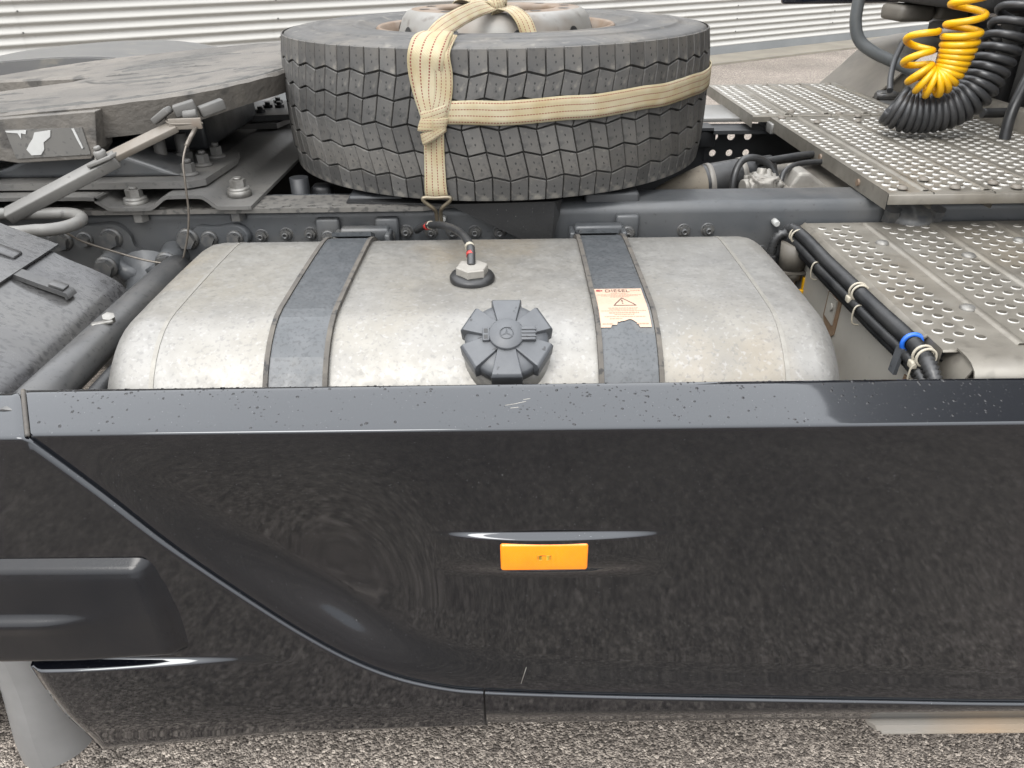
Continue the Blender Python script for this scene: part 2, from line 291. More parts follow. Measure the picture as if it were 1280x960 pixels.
class MB:
    def __init__(s): s.v = []; s.f = []; s.mi = []; s.sm = []; s.uv = {}
    def add(s, vs, fs, mi=0, sm=False):
        o = len(s.v); s.v += [tuple(x) for x in vs]
        for f in fs: s.f.append(tuple(i + o for i in f)); s.mi.append(mi); s.sm.append(sm)
        return o
    def box(s, c, d, rot=None, bev=0.0, mi=0, seg=2):
        bm = bmesh.new(); bmesh.ops.create_cube(bm, size=1.0)
        for v in bm.verts: v.co = Vector((v.co.x * d[0], v.co.y * d[1], v.co.z * d[2]))
        if bev: bmesh.ops.bevel(bm, geom=bm.edges[:], offset=bev, segments=seg, affect='EDGES', profile=0.5)
        R = rot or Matrix.Identity(3); c = Vector(c)
        bm.verts.index_update()
        s.add([R @ v.co + c for v in bm.verts], [[v.index for v in f.verts] for f in bm.faces], mi, bool(bev)); bm.free(); return s
    def bar(s, a, b, w, h, up=(0, 0, 1), bev=0.0, mi=0):
        a, b = Vector(a), Vector(b); t = (b - a); L = t.length; t.normalize(); u = Vector(up); u = (u - t * u.dot(t)).normalized(); r = u.cross(t)
        return s.box((a + b) / 2, (L, w, h), Matrix((t, r, u)).transposed(), bev, mi)
    def ring(s, c, n, r, k, u=None):
        n = Vector(n).normalized(); a = Vector((0, 0, 1)) if abs(n.z) < 0.9 else Vector((1, 0, 0))
        if u: a = Vector(u)
        a = (a - n * a.dot(n)).normalized(); b = n.cross(a)
        return [Vector(c) + a * (r * cos(2 * pi * i / k)) + b * (r * sin(2 * pi * i / k)) for i in range(k)]
    def lathe(s, prof, c=(0, 0, 0), axis=(0, 0, 1), k=24, mi=0, sm=True, cap0=False, cap1=False, mis=None, u=None):
        ax = Vector(axis).normalized(); vs = []
        for r, h in prof: vs += s.ring(Vector(c) + ax * h, ax, r, k, u)
        o = len(s.v); s.v += [tuple(x) for x in vs]
        for j in range(len(prof) - 1):
            for i in range(k):
                s.f.append((o + j * k + i, o + j * k + (i + 1) % k, o + (j + 1) * k + (i + 1) % k, o + (j + 1) * k + i)); s.mi.append(mis[j] if mis else mi); s.sm.append(sm)
        if cap0: s.f.append(tuple(o + i for i in reversed(range(k)))); s.mi.append(mi); s.sm.append(False)
        if cap1: s.f.append(tuple(o + (len(prof) - 1) * k + i for i in range(k))); s.mi.append(mi); s.sm.append(False)
        return s
    def cyl(s, a, b, r0, r1=None, k=16, mi=0, bev=0.0):
        a, b = Vector(a), Vector(b); L = (b - a).length; r1 = r0 if r1 is None else r1
        pr = [(r0, 0), (r1, L)] if not bev else [(r0 - bev, 0), (r0, bev), (r1, L - bev), (r1 - bev, L)]
        return s.lathe(pr, a, b - a, k, mi, k > 6, True, True)
    def hexa(s, a, b, r, mi=0): return s.cyl(a, b, r, k=6, mi=mi)
    def tube(s, path, r, k=10, mi=0, closed=False, caps=True):
        fr = frames(path); o = len(s.v); n = len(path)
        for i, (p, (t, N, B)) in enumerate(zip(path, fr)):
            rr = r(i) if callable(r) else r
            for j in range(k): s.v.append(tuple(p + N * (rr * cos(2 * pi * j / k)) + B * (rr * sin(2 * pi * j / k))))
        for i in range(n if closed else n - 1):
            i2 = (i + 1) % n
            for j in range(k): s.f.append((o + i * k + j, o + i * k + (j + 1) % k, o + i2 * k + (j + 1) % k, o + i2 * k + j)); s.mi.append(mi); s.sm.append(True)
        if caps and not closed:
            s.f.append(tuple(o + j for j in reversed(range(k)))); s.mi.append(mi); s.sm.append(False)
            s.f.append(tuple(o + (n - 1) * k + j for j in range(k))); s.mi.append(mi); s.sm.append(False)
        return s
    def corr(s, path, r, pitch=0.005, amp=0.0012, k=12, mi=0):
        P = resample(path, pitch / 2); return s.tube(P, lambda i: r + (amp if i % 2 else -amp), k, mi)
    def prism(s, poly, fn, h0, h1, mi=0, sm=False):
        """poly: list of 2d points; fn(x, y, h) -> 3d."""
        n = len(poly); vs = [fn(x, y, h0) for x, y in poly] + [fn(x, y, h1) for x, y in poly]
        fs = [tuple(range(n)), tuple(reversed(range(n, 2 * n)))] + [(i, i + n, (i + 1) % n + n, (i + 1) % n) for i in range(n)]
        s.add(vs, fs, mi, sm); return s
    def strip(s, prof, a, b, axis='x', th=0.0, mi=0, sm=True):
        """extrude an open 2d profile along an axis, with thickness th (along the profile normal)."""
        P = [Vector((p[0], p[1])) for p in prof]; Nn = []
        for i in range(len(P)):
            d = P[min(i + 1, len(P) - 1)] - P[max(i - 1, 0)]; Nn.append(Vector((-d.y, d.x)).normalized())
        def put(p, t): return (t, p.x, p.y) if axis == 'x' else (p.x, t, p.y)
        Q = [p - q * th for p, q in zip(P, Nn)]; n = len(P)
        vs = [put(p, a) for p in P] + [put(p, b) for p in P] + [put(p, a) for p in Q] + [put(p, b) for p in Q]
        fs = [(i, i + 1, n + i + 1, n + i) for i in range(n - 1)] + [(2 * n + i + 1, 2 * n + i, 3 * n + i, 3 * n + i + 1) for i in range(n - 1)]
        s.add(vs, fs, mi, sm)
        ed = [(i + 1, i, 2 * n + i, 2 * n + i + 1) for i in range(n - 1)] + [(n + i, n + i + 1, 3 * n + i + 1, 3 * n + i) for i in range(n - 1)] + [(0, n, 3 * n, 2 * n), (2 * n - 1, n - 1, 3 * n - 1, 4 * n - 1)]
        s.add(vs, ed, mi, False); return s
    def grid(s, P, mi=0, sm=True, flip=False):
        r, c = len(P), len(P[0]); vs = [p for row in P for p in row]; fs = []
        for i in range(r - 1):
            for j in range(c - 1):
                q = (i * c + j, i * c + j + 1, (i + 1) * c + j + 1, (i + 1) * c + j); fs.append(q[::-1] if flip else q)
        s.add(vs, fs, mi, sm); return s
    def mesh(s, name, mats):
        me = bpy.data.meshes.new(name); me.from_pydata(s.v, [], s.f)
        for x in (mats if isinstance(mats, (list, tuple)) else [mats]): me.materials.append(x)
        me.polygons.foreach_set('material_index', s.mi); me.polygons.foreach_set('use_smooth', s.sm)
        bm = bmesh.new(); bm.from_mesh(me); bmesh.ops.recalc_face_normals(bm, faces=bm.faces[:]); bm.to_mesh(me); bm.free()
        me.update(); return me
    def build(s, name, mats, parent=None, **kw): return link(name, s.mesh(name, mats), parent, **kw)

def link(name, me, parent=None, loc=None, rot=None, **props):
    o = bpy.data.objects.new(name, me); COL.objects.link(o)
    if loc is not None: o.location = loc
    if rot is not None: o.rotation_euler = rot
    if parent is not None:
        o.parent = parent; base = BASE.get(parent.name, Vector((0, 0, 0)))
        o.matrix_parent_inverse = Matrix.Translation(-base)
    for k, v in props.items(): o[k] = v
    return o
BASE = {}
def thing(name, label, cat, loc, group=None):
    o = bpy.data.objects.new(name, None); COL.objects.link(o); o.location = loc; o['label'] = label; o['category'] = cat
    if group: o['group'] = group
    BASE[o.name] = Vector(loc); return o
def smooth(t): t = max(0.0, min(1.0, t)); return t * t * (3 - 2 * t)
def lerp_table(tab, x):
    if x <= tab[0][0]: return tab[0][1]
    for (a, u), (b, w) in zip(tab, tab[1:]):
        if x <= b: return u + (w - u) * (x - a) / (b - a)
    return tab[-1][1]
def spline_table(tab):
    P = crom([(a, b, 0) for a, b in tab], 24); return [(p.x, p.y) for p in P]

# ================================================================== setting
mb = MB(); G = 140.0
mb.add([(-G, -G, 0), (G, -G, 0), (G, G, 0), (-G, G, 0)], [(0, 1, 2, 3)])
mb.build('ground', M['asphalt'], kind='structure')

# corrugated warehouse wall behind, receding to the right
WD = Vector((0.83, 0.555, 0)).normalized(); WN = Vector((WD.y, -WD.x, 0)); WA = Vector((2.92, 11.64, 0))
def wp(s_, d, z): return WA + WD * s_ + WN * d + Vector((0, 0, z))
bld = thing('warehouse', 'long warehouse clad in cream white corrugated sheets behind the truck', 'building', tuple(WA))
pitch, z0, z1, sw = 0.088, 0.13, 6.2, 2.35
prof = []
kk = int((z1 - z0) / pitch) * 8
for i in range(kk + 1):
    t = i / 8 * 2 * pi; prof.append((0.017 * (sin(t) * 0.85 + 0.18 * sin(2 * t)), z0 + i * pitch / 8))
mb = MB(); vs = []
for (d, z) in prof: vs += [WD * 0 + WN * d + V(0, 0, z), WD * (sw + 0.04) + WN * d + V(0, 0, z)]
mb.add(vs, [(2 * i, 2 * i + 1, 2 * i + 3, 2 * i + 2) for i in range(kk)], 0, True)
for j in range(1, 30):          # fixing screws along the lap
    q = z0 + j * pitch * 2 + pitch * 0.25
    c = WD * (0.05 + 0.004 * (j % 3)) + WN * 0.016 + V(0, 0, q); mb.cyl(c, c + WN * 0.008, 0.009, k=6, mi=1)
me = mb.mesh('wall_sheet', [M['wall_sheet'], M['boltdark']])
for i in range(-13, 9):
    p = wp(i * sw + 0.55, 0.003 * (i % 2), 0); link('wall_sheet', me, bld, loc=p)
mb = MB(); a, b = -31, 22
mb.prism([(a, -0.03), (b, -0.03), (b, -14), (a, -14)], lambda x, y, h: wp(x, y, h), 0.0, 6.15); mb.build('wall_core', M['plinth'], bld)
mb = MB(); mb.prism([(a, 0.035), (b, 0.035), (b, -0.025), (a, -0.025)], lambda x, y, h: wp(x, y, h), 0.002, 0.135); mb.build('base_flashing', M['plinth'], bld)
mb = MB(); mb.prism([(a, 0.12), (b, 0.12), (b, -14.1), (a, -14.1)], lambda x, y, h: wp(x, y, h), 6.2, 6.42); mb.build('roof_edge', M['plinth'], bld)
mb = MB(); mb.prism([(a, 0.75), (b, 0.75), (b, 0.04), (a, 0.04)], lambda x, y, h: wp(x, y, h), -0.05, 0.03); mb.build('pavement_strip', M['concrete'], kind='structure')

# ================================================================== truck
TL = (0.0, 1.25, 0.0)
T = thing('truck', 'dark tractor truck with bare chassis, fuel tank and glossy black side skirt', 'truck', TL)

# ---- side skirt -----------------------------------------------------------
seam = spline_table([(-0.66, 0.918), (-0.645, 0.900), (-0.575, 0.812), (-0.501, 0.713), (-0.42, 0.620), (-0.335, 0.531), (-0.262, 0.468), (-0.193, 0.427), (-0.12, 0.402), (-0.056, 0.392), (0.08, 0.382), (0.25, 0.373), (0.6, 0.358), (0.851, 0.348), (1.45, 0.335)])
def SZ(x): return lerp_table(seam, x)
def BZ(x): return lerp_table([(-0.9, 0.232), (-0.743, 0.243), (-0.60, 0.258), (-0.4, 0.277), (-0.2, 0.291), (-0.06, 0.298), (0.3, 0.297), (1.5, 0.293)], x)
ZC = 0.900
def WZ(x): return 0.60 + 0.298 * smooth((-0.2 - x) / 0.445)
def slope(x): return (SZ(x + 0.01) - SZ(x - 0.01)) / 0.02
def gmain(x, z):
    d = (z - SZ(x)) / sqrt(1 + slope(x) ** 2)
    dep = 0.030 - 0.024 * smooth((x + 0.32) / 0.34) + 0.0075 * smooth((x + 0.60) / 0.16) * smooth((-0.12 - x) / 0.16)
    wid = 0.095 - 0.020 * smooth((x + 0.2) / 0.45)
    y = dep * smooth(d / wid) * smooth((ZC - 0.004 - z) / 0.33)
    k = 1 - ((x - 0.052) / 0.170) ** 2
    if k > 0: y -= 0.0115 * k * smooth((0.7255 - z) / 0.0085) * smooth((z - 0.640) / 0.03)
    return y
BEV = []           # bevel section: (dy, z) from crease to the back edge and inside
for i in range(5):
    a = radians(14 + i * 15); BEV.append((0.0055 * (1 - cos(a)), ZC + 0.0055 * sin(a)))
for t in (0.15, 0.35, 0.55, 0.75, 0.9): BEV.append((0.0055 + 0.074 * t, ZC + 0.0055 + 0.0215 * (1 - (1 - t) ** 1.1)))
for i in range(5):
    a = radians(i * 25); BEV.append((0.0795 + 0.005 * sin(a), ZC + 0.0270 - 0.005 * (1 - cos(a))))
BEV.append((0.0825, 0.86))
xs = []; x = -0.645
while x < 1.42: xs.append(x); x += 0.0085 if x < 0.3 else 0.02
xs.append(1.42)
tz = [0.02 * 0, 0.012, 0.03, 0.055] + [0.085 + 0.0351 * i for i in range(26)] + [1.0]
zr = [0.0, 0.02, 0.045, 0.075, 0.11, 0.14, 0.165, 0.19, 0.22, 0.26, 0.30, 0.34, 0.36] + [0.38 + 0.0025 * i for i in range(25)] + [0.46, 0.49, 0.52, 0.56, 0.60, 0.65, 0.70, 0.75, 0.79, 0.83, 0.86, 0.89, 0.92, 0.945, 0.965, 0.985, 1.0]
P = []
for x in xs:
    row = []; s0 = SZ(x); w = WZ(x); g0 = gmain(x, s0)
    row.append(V(x, g0 + 0.02, s0 + 0.0015)); row.append(V(x, g0 + 0.004, s0 + 0.0005))
    for t in tz: z = s0 + (w - s0) * t; row.append(V(x, gmain(x, z), z))
    for t in zr[1:]: z = w + (ZC - w) * t; row.append(V(x, gmain(x, z), z))
    sk = max(0.0, 1 - (x + 0.645) / 0.12)
    for dy, z in BEV: row.append(V(x - 0.045 * sk * min(1, dy / 0.085), dy, z + 0.0004))
    P.append(row)
mb = MB(); mb.grid(P); skirt = mb.build('skirt_panel', M['paint'], T, label='long glossy black upper skirt panel with sky lit top edge')
# rear panel below / left of the seam
def grear(x, z):
    y = -0.007
    tap = smooth((-0.345 - x) / 0.40)
    y -= 0.020 * tap * smooth((0.486 - z) / 0.010) * (0.35 + 0.65 * smooth((z - 0.25) / 0.2))
    y += 0.012 * smooth((0.36 - z) / 0.12)
    return y
def xedge(z): return lerp_table([(0.2, -0.736), (0.243, -0.745), (0.48, -0.775), (0.606, -0.790), (0.7, -0.808), (0.9, -0.86)], z)
xs2 = []; x = -0.95
while x < -0.0575: xs2.append(x); x += 0.009
xs2.append(-0.0575)
def lowpanel(xs_, gf, gap, leftclip, name, bevel=True):
    P = []
    for x in xs_:
        s0 = min(SZ(x) if x > -0.6455 else ZC + 0.001, 9) ; b = BZ(x); top = s0 - gap * sqrt(1 + slope(x) ** 2) if x > -0.6455 else ZC
        row = []
        for y_, dz in ((0.03, 0.004), (0.012, 0.0), (0.003, 0.002)): row.append(V(x, gf(x, b) + y_, b + dz))
        z1_, z2_ = min(0.474, b + 0.55 * (top - b)), min(0.490, b + 0.62 * (top - b))
        for i in range(14): z = b + 0.005 + (z1_ - b - 0.005) * i / 14; row.append(V(x, gf(x, z), z))
        for i in range(9): z = z1_ + (z2_ - z1_) * i / 9; row.append(V(x, gf(x, z), z))
        rr = 0.0042
        for i in range(22): z = z2_ + (top - rr - z2_) * i / 21; row.append(V(x, gf(x, z), z))
        if x <= -0.6455 and bevel:
            for dy, z in BEV: row.append(V(x - 0.045 * min(1, dy / 0.085), -0.007 + dy, z))
        else:
            n2 = V(-slope(x), 0, 1).normalized(); base = V(x, gf(x, top), top) - n2 * rr
            for i in range(1, 5): a = radians(22.5 * i); row.append(base + n2 * (rr * sin(a)) + V(0, rr * (1 - cos(a)), 0))
            e = row[-1]
            for i in range(len(BEV) - 4): row.append(e + V(0, 0.003 * (i + 1), 0))
        if leftclip: row = [V(max(p.x, xedge(p.z)), p.y + 0.012 * smooth((xedge(p.z) + 0.022 - max(p.x, xedge(p.z))) / 0.022), p.z) for p in row]
        P.append(row)
    mb = MB(); mb.grid(P); return mb
rear = lowpanel(xs2, grear, 0.0004, True, 'rear'); rear.build('rear_skirt_panel', M['paint'], T, label='black lower rear skirt panel below the curved joint')
xs3 = [-0.0545 + 0.02 * i for i in range(74)]
val = lowpanel(xs3, lambda x, z: -0.007 + 0.012 * smooth((0.345 - z) / 0.05), 0.0004, False, 'val'); val.build('skirt_valance', M['paint'], T)
# raised satin trim at the wheel end
P = []
for i in range(56):
    x = -0.900 + 0.402 * i / 55; row = []
    for j in range(44):
        t = j / 43; z_hi = 0.697 - 0.004 * (x + 0.8); z_lo = 0.490 + 0.012 * smooth((x + 0.72) / 0.2) - 0.0 * x
        xr = -0.527 - 0.016 * t ** 1.5 * 1.2 + 0.02 * (t - 0.5) * 0
        z = z_lo + (z_hi - z_lo) * t
        prof_ = lerp_table([(0, 0.0), (0.03, 0.018), (0.08, 0.026), (0.40, 0.036), (0.50, 0.041), (0.525, 0.038), (0.555, 0.027), (0.62, 0.026), (0.86, 0.023), (0.93, 0.019), (1.0, 0.0)], t)
        flat_ = lerp_table([(0, 0.0), (0.03, 0.018), (0.08, 0.026), (0.45, 0.030), (0.55, 0.030), (0.86, 0.024), (0.93, 0.019), (1.0, 0.0)], t)
        k = smooth((-0.60 - x) / 0.12); h = prof_ * k + flat_ * (1 - k)
        xe = -0.512 - 0.018 * t - 0.008 * sin(pi * t) * -1
        h *= smooth((xe - x) / 0.03) if x > xe - 0.03 else 1
        xx = min(x, xe)
        row.append(V(max(xx, xedge(z) - 0.028), -0.004 - h, z))
    P.append(row)
mb = MB(); mb.grid(P); trim = mb.build('wheel_arch_trim', M['trim'], T, label='satin black raised trim block beside the wheel')
# seam sealant joint on top edge
mb = MB(); P = [V(-0.6475 - 0.045 * min(1, dy / 0.085), -0.006 + dy + 0.003, z + 0.001) for dy, z in BEV[1:13]]
mb.tube(P, 0.0032, 8); mb.build('joint_gasket', M['rubber_edge'], T)
# short vertical joint in the valance is the real gap between the two low panels; its filler:
mb = MB(); mb.box((-0.056, 0.006, 0.345), (0.006, 0.006, 0.09)); mb.build('valance_joint', M['black_plastic'], T)
# back structure of skirt so it has depth
mb = MB(); mb.box((0.35, 0.075, 0.885), (2.0, 0.012, 0.05)); mb.box((0.35, 0.06, 0.40), (2.0, 0.02, 0.06)); mb.build('skirt_support', M['black_plastic'], T)
# rain drops on the top edge, too many to count
mb = MB()
def bev_at(t):
    k = t * 9.0; i = int(4 + k); i = min(i, 12); f = (4 + k) - i
    a, b = BEV[i], BEV[i + 1]; return a[0] + (b[0] - a[0]) * f, a[1] + (b[1] - a[1]) * f, (b[1] - a[1]) / max(1e-5, b[0] - a[0])
for q in range(3600):
    x = random.uniform(-0.8, 0.95); tt = random.random() ** 0.9; dens = 1.1 * noise.noise(Vector((x * 9, tt * 2, 3.1))) + 0.9 * noise.noise(Vector((x * 40, tt * 5, 7.7)))
    if random.random() > 0.42 + 0.42 * dens: continue
    dy, z, sl = bev_at(tt); r = random.choice((0.0004, 0.0005, 0.0006, 0.0007, 0.0009, 0.0012, 0.0015, 0.0021)) * random.uniform(0.75, 1.15)
    if x < -0.64 and abs(x + 0.68) < 0.02: continue
    n = V(0, -sl, 1).normalized(); t1 = V(1, 0, 0); t2 = n.cross(t1); c = V(x, dy - (0.004 if x < -0.69 else 0), z + 0.0003); ex = random.uniform(0.8, 1.7); ang = random.uniform(0, pi)
    e1 = t1 * cos(ang) + t2 * sin(ang); e2 = n.cross(e1); vs = []
    for ring_r, hh in ((1.0, 0.0), (0.75, 0.28)):
        for i in range(7): a = 2 * pi * i / 7; vs.append(c + e1 * (r * ex * ring_r * cos(a)) + e2 * (r * ring_r * sin(a)) + n * (r * hh))
    vs.append(c + n * (r * 0.42))
    mb.add(vs, [(i, (i + 1) % 7, 7 + (i + 1) % 7, 7 + i) for i in range(7)] + [(7 + i, 7 + (i + 1) % 7, 14) for i in range(7)], 0, True)
mb.build('raindrops', M['drop'], T, kind='stuff')
for pts in ([(-0.013, 0.045), (0.002, 0.048), (0.016, 0.052)], [(-0.006, 0.040), (0.006, 0.0415)], [(0.012, 0.055), (0.022, 0.057)]):
    mb = MB(); P = []
    for x, y in pts:
        dy, z, sl = bev_at((y - 0.0055) / 0.074 * 0.55); P.append(V(x, dy, z + 0.0002))
    mb.tube(crom(P, 4), 0.0006, 6); mb.build('scratch', M['rawalu'], T)
mb = MB(); mb.tube([V(0.005, gmain(0.005, 0.405) - 0.0002, 0.405), V(0.014, gmain(0.014, 0.440) - 0.0002, 0.440)], 0.0004, 6); mb.build('scratch', M['rawalu'], T)
# marker lamp
mb = MB(); mb.box((0.0405, 0.0015, 0.6865), (0.1325, 0.012, 0.0545), bev=0.007, seg=3); lamp = mb.build('marker_lamp', M['black_plastic'], T, label='orange rectangular side marker lamp')
mb = MB(); mb.box((0.0405, -0.0025, 0.6865), (0.128, 0.014, 0.0505), bev=0.0045, seg=3); mb.build('lens', M['amber'], lamp)
mb = MB()
for dx in (-0.0055, 0.0055): mb.box((0.0405 + dx, -0.0097, 0.6865), (0.0045, 0.001, 0.008))
mb.box((0.0405, -0.0097, 0.691), (0.019, 0.0008, 0.0012)); mb.box((0.0405 - 0.0095, -0.0097, 0.687), (0.0012, 0.0008, 0.008)); mb.box((0.0405 + 0.0095, -0.0097, 0.687), (0.0012, 0.0008, 0.008))
mb.build('light_source', M['amber_dark'], lamp)
# step edge under the skirt at the cab end
mb = MB(); mb.prism([(0.600, 0.012), (0.612, 0.0), (1.5, -0.002), (1.5, 0.30), (0.600, 0.30)], lambda x, y, h: V(x + (0.292 - h) * 0.5, y - (0.290 - h) * 0.15, h), 0.2775, 0.290)
mb.box((1.06, -0.003, 0.2765), (0.87, 0.008, 0.003)); mb.build('step_board', M['step'], T, label='pale metal step edge showing under the skirt')

# ---- chassis rails --------------------------------------------------------
def rail(name, yw, dirn, mat_, x0, x1, top=0.966, label=None):
    pr = []
    r = 0.016
    pr.append((yw + dirn * 0.10, top))
    pr.append((yw + dirn * r, top))
    for i in range(1, 6): a = radians(i * 18); pr.append((yw + dirn * r * (1 - sin(a)), top - r * (1 - cos(a))))
    pr += [(yw, 0.85), (yw, 0.70)]
    for i in range(1, 6): a = radians(i * 18); pr.append((yw + dirn * r * (1 - cos(a)), 0.70 - r * sin(a)))
    pr.append((yw + dirn * 0.10, 0.684))
    mb = MB(); mb.strip(pr, x0, x1, 'x', th=0.008 * (-dirn) * -1); o = mb.build(name, mat_, T)
    if label: o['label'] = label
    return o
near = rail('chassis_rail', 0.80, 1, M['chassis'], -2.3, 2.6)
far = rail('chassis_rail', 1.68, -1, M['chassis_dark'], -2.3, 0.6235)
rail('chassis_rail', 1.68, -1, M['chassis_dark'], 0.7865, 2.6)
# round lightening holes seen in the far rail (bright where light comes through)
mb = MB()
for x0_, x1_ in ((0.6235, 0.6785), (0.6785, 0.7315), (0.7315, 0.7865)):
    for zc_ in (0.9285, 0.8765):
        cx_ = (x0_ + x1_) / 2; rr_ = 0.0125 if zc_ > 0.9 else 0.011; out_ = [(x1_, zc_), (x1_, zc_ + 0.026), (cx_, zc_ + 0.026), (x0_, zc_ + 0.026), (x0_, zc_), (x0_, zc_ - 0.026), (cx_, zc_ - 0.026), (x1_, zc_ - 0.026)]
        inn_ = [(cx_ + rr_ * cos(i * pi / 8), zc_ + rr_ * sin(i * pi / 8)) for i in range(16)]
        for yy in (1.680, 1.673):
            fs = []
            for i in range(8): fs += [(i, 8 + 2 * i, 8 + (2 * i + 1) % 16), (i, 8 + (2 * i + 1) % 16, (i + 1) % 8), ((i + 1) % 8, 8 + (2 * i + 1) % 16, 8 + (2 * i + 2) % 16)]
            mb.add([V(x, yy, z) for x, z in out_] + [V(x, yy, z) for x, z in inn_], fs, 0, False)
        mb.add([V(x, 1.68, z) for x, z in inn_] + [V(x, 1.673, z) for x, z in inn_], [(i, (i + 1) % 16, 16 + (i + 1) % 16, 16 + i) for i in range(16)], 0, True)
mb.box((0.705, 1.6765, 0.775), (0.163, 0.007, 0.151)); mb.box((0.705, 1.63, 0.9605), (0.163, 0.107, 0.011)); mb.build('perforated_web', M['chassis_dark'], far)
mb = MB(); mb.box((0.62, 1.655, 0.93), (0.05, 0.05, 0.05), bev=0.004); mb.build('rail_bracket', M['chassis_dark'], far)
mb = MB(); mb.box((0.61, 1.80, 0.978), (0.62, 0.24, 0.012), bev=0.002); mb.build('side_cover_sheet', M['sheet_metal'], T)
# perforated mounting angle on the near rail
hx = [-1.40 + 0.0537 * i for i in range(23)]
mb = MB(); y0, y1, zt = 0.762, 0.862, 0.982; xe0, xe1 = -1.75, -0.045
cells = []
def hole_plate(mb, x0, x1, yc, half, rx, ry, zt, mi=0, mih=0, dep=0.007, y_lo=None, k=8):
    """one rectangular cell of plate with an oval hole, real wall down."""
    cx = (x0 + x1) / 2; pts = []
    yl, yh = yc - half, yc + half
    out = [(x1, yc), (x1, yh), (cx, yh), (x0, yh), (x0, yc), (x0, yl), (cx, yl), (x1, yl)]
    inn = [(cx + rx * cos(a), yc + ry * sin(a)) for a in [i * pi / 4 for i in range(8)]]
    vs = [V(x, y, zt) for x, y in out] + [V(x, y, zt) for x, y in inn] + [V(cx + (x - cx) * 0.84, yc + (y - yc) * 0.84, zt - dep) for x, y in inn]
    mb.add(vs, [(i, (i + 1) % 8, 8 + (i + 1) % 8, 8 + i) for i in range(8)], mi, False)
    mb.add(vs, [(8 + i, 8 + (i + 1) % 8, 16 + (i + 1) % 8, 16 + i) for i in range(8)], mih, True)
def quad(mb, x0, x1, y0, y1, z, mi=0): mb.add([(x0, y0, z), (x1, y0, z), (x1, y1, z), (x0, y1, z)], [(0, 1, 2, 3)], mi)
for x in hx: hole_plate(mb, x - 0.0268, x + 0.0269, 0.777, 0.015, 0.0105, 0.0062, zt, dep=0.008)
quad(mb, hx[0] - 0.0268, hx[-1] + 0.0269, 0.792, y1, zt); quad(mb, xe0, hx[0] - 0.0268, y0, y1, zt)
xr = hx[-1] + 0.0269
mb.add([(xr, y0, zt), (xr, y1, zt), (xr + 0.10, y1, zt), (xr + 0.10, 0.80, zt)], [(0, 3, 2, 1)], 0)
mb.add([(xe0, y0, zt), (xr, y0, zt), (xr, y0, zt - 0.01), (xe0, y0, zt - 0.01)], [(0, 1, 2, 3)], 0)
mb.add([(xr, y0, zt), (xr + 0.10, 0.80, zt), (xr + 0.10, 0.80, zt - 0.01), (xr, y0, zt - 0.01)], [(0, 1, 2, 3)], 0)
mb.add([(xe0, y0, zt - 0.01), (xr, y0, zt - 0.01), (xr, 0.80, zt - 0.01), (xe0, 0.80, zt - 0.01)], [(0, 1, 2, 3)], 0)
mb.build('perforated_angle', M['dusty'], T, label='dusty perforated steel angle on the chassis rail')
# crossmembers carrying wheel and coupling
for x in (-0.30, 0.22):
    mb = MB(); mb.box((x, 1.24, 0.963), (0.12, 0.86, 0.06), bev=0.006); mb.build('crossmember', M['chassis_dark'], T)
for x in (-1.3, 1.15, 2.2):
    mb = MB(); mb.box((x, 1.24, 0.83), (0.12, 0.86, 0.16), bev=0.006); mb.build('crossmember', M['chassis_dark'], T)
# flanged bolts on the near web
def bolt_mesh(name, rf, rh, ln, stud, mat_, star=False):
    mb = MB(); mb.lathe([(rf, 0), (rf, 0.003), (rf * 0.8, 0.007)], (0, 0, 0), (0, -1, 0), 18, 0, True, True, True)
    if star:
        k = 12; vs = []
        for h in (0.006, ln):
            for i in range(k): a = 2 * pi * i / k; rr = rh if i % 2 == 0 else rh * 0.82; vs.append((rr * cos(a), -h, rr * sin(a)))
        mb.add(vs, [(i, (i + 1) % k, k + (i + 1) % k, k + i) for i in range(k)] + [tuple(range(k, 2 * k))], 0, False)
    else: mb.hexa((0, -0.006, 0), (0, -ln, 0), rh)
    if stud: mb.lathe([(stud, ln - 0.001), (stud, ln + 0.008), (stud * 0.55, ln + 0.008), (stud * 0.5, ln + 0.003)], (0, 0, 0), (0, -1, 0), 14, 0, True, False, True)
    return mb.mesh(name, mat_)
bm_stud = bolt_mesh('bolt', 0.0175, 0.0125, 0.014, 0.0068, M['boltdark'])
bm_star = bolt_mesh('bolt', 0.0185, 0.0145, 0.020, 0.0, M['boltdark'], True)
bm_hex = bolt_mesh('bolt', 0.0245, 0.0195, 0.020, 0.0, M['boltdark'])
YW = 0.7975
for x, z in ((-0.557, 0.912), (-0.502, 0.915), (-0.448, 0.916), (-0.397, 0.915), (-0.275, 0.915), (-0.235, 0.918), (-0.180, 0.916), (-0.133, 0.915), (-0.083, 0.915), (-0.028, 0.914), (0.020, 0.913), (0.380, 0.912), (0.433, 0.913), (0.30, 0.80), (0.56, 0.86)):
    link('bolt', bm_stud, near, loc=(x, YW, z), rot=(0, random.uniform(0, 1), 0))
for x, z in ((0.274, 0.914), (0.327, 0.913), (-0.822, 0.919), (-0.770, 0.918)):
    mb = MB(); mb.lathe([(0.0098, 0.0), (0.0098, 0.0012), (0.0078, 0.0014), (0.0078, 0.0004)], (x, YW - 0.0005, z), (0, -1, 0), 16, 0, True, False, True); mb.build('bolt_hole', M['boltblack'] if x < 0.3 else M['boltdark'], near)
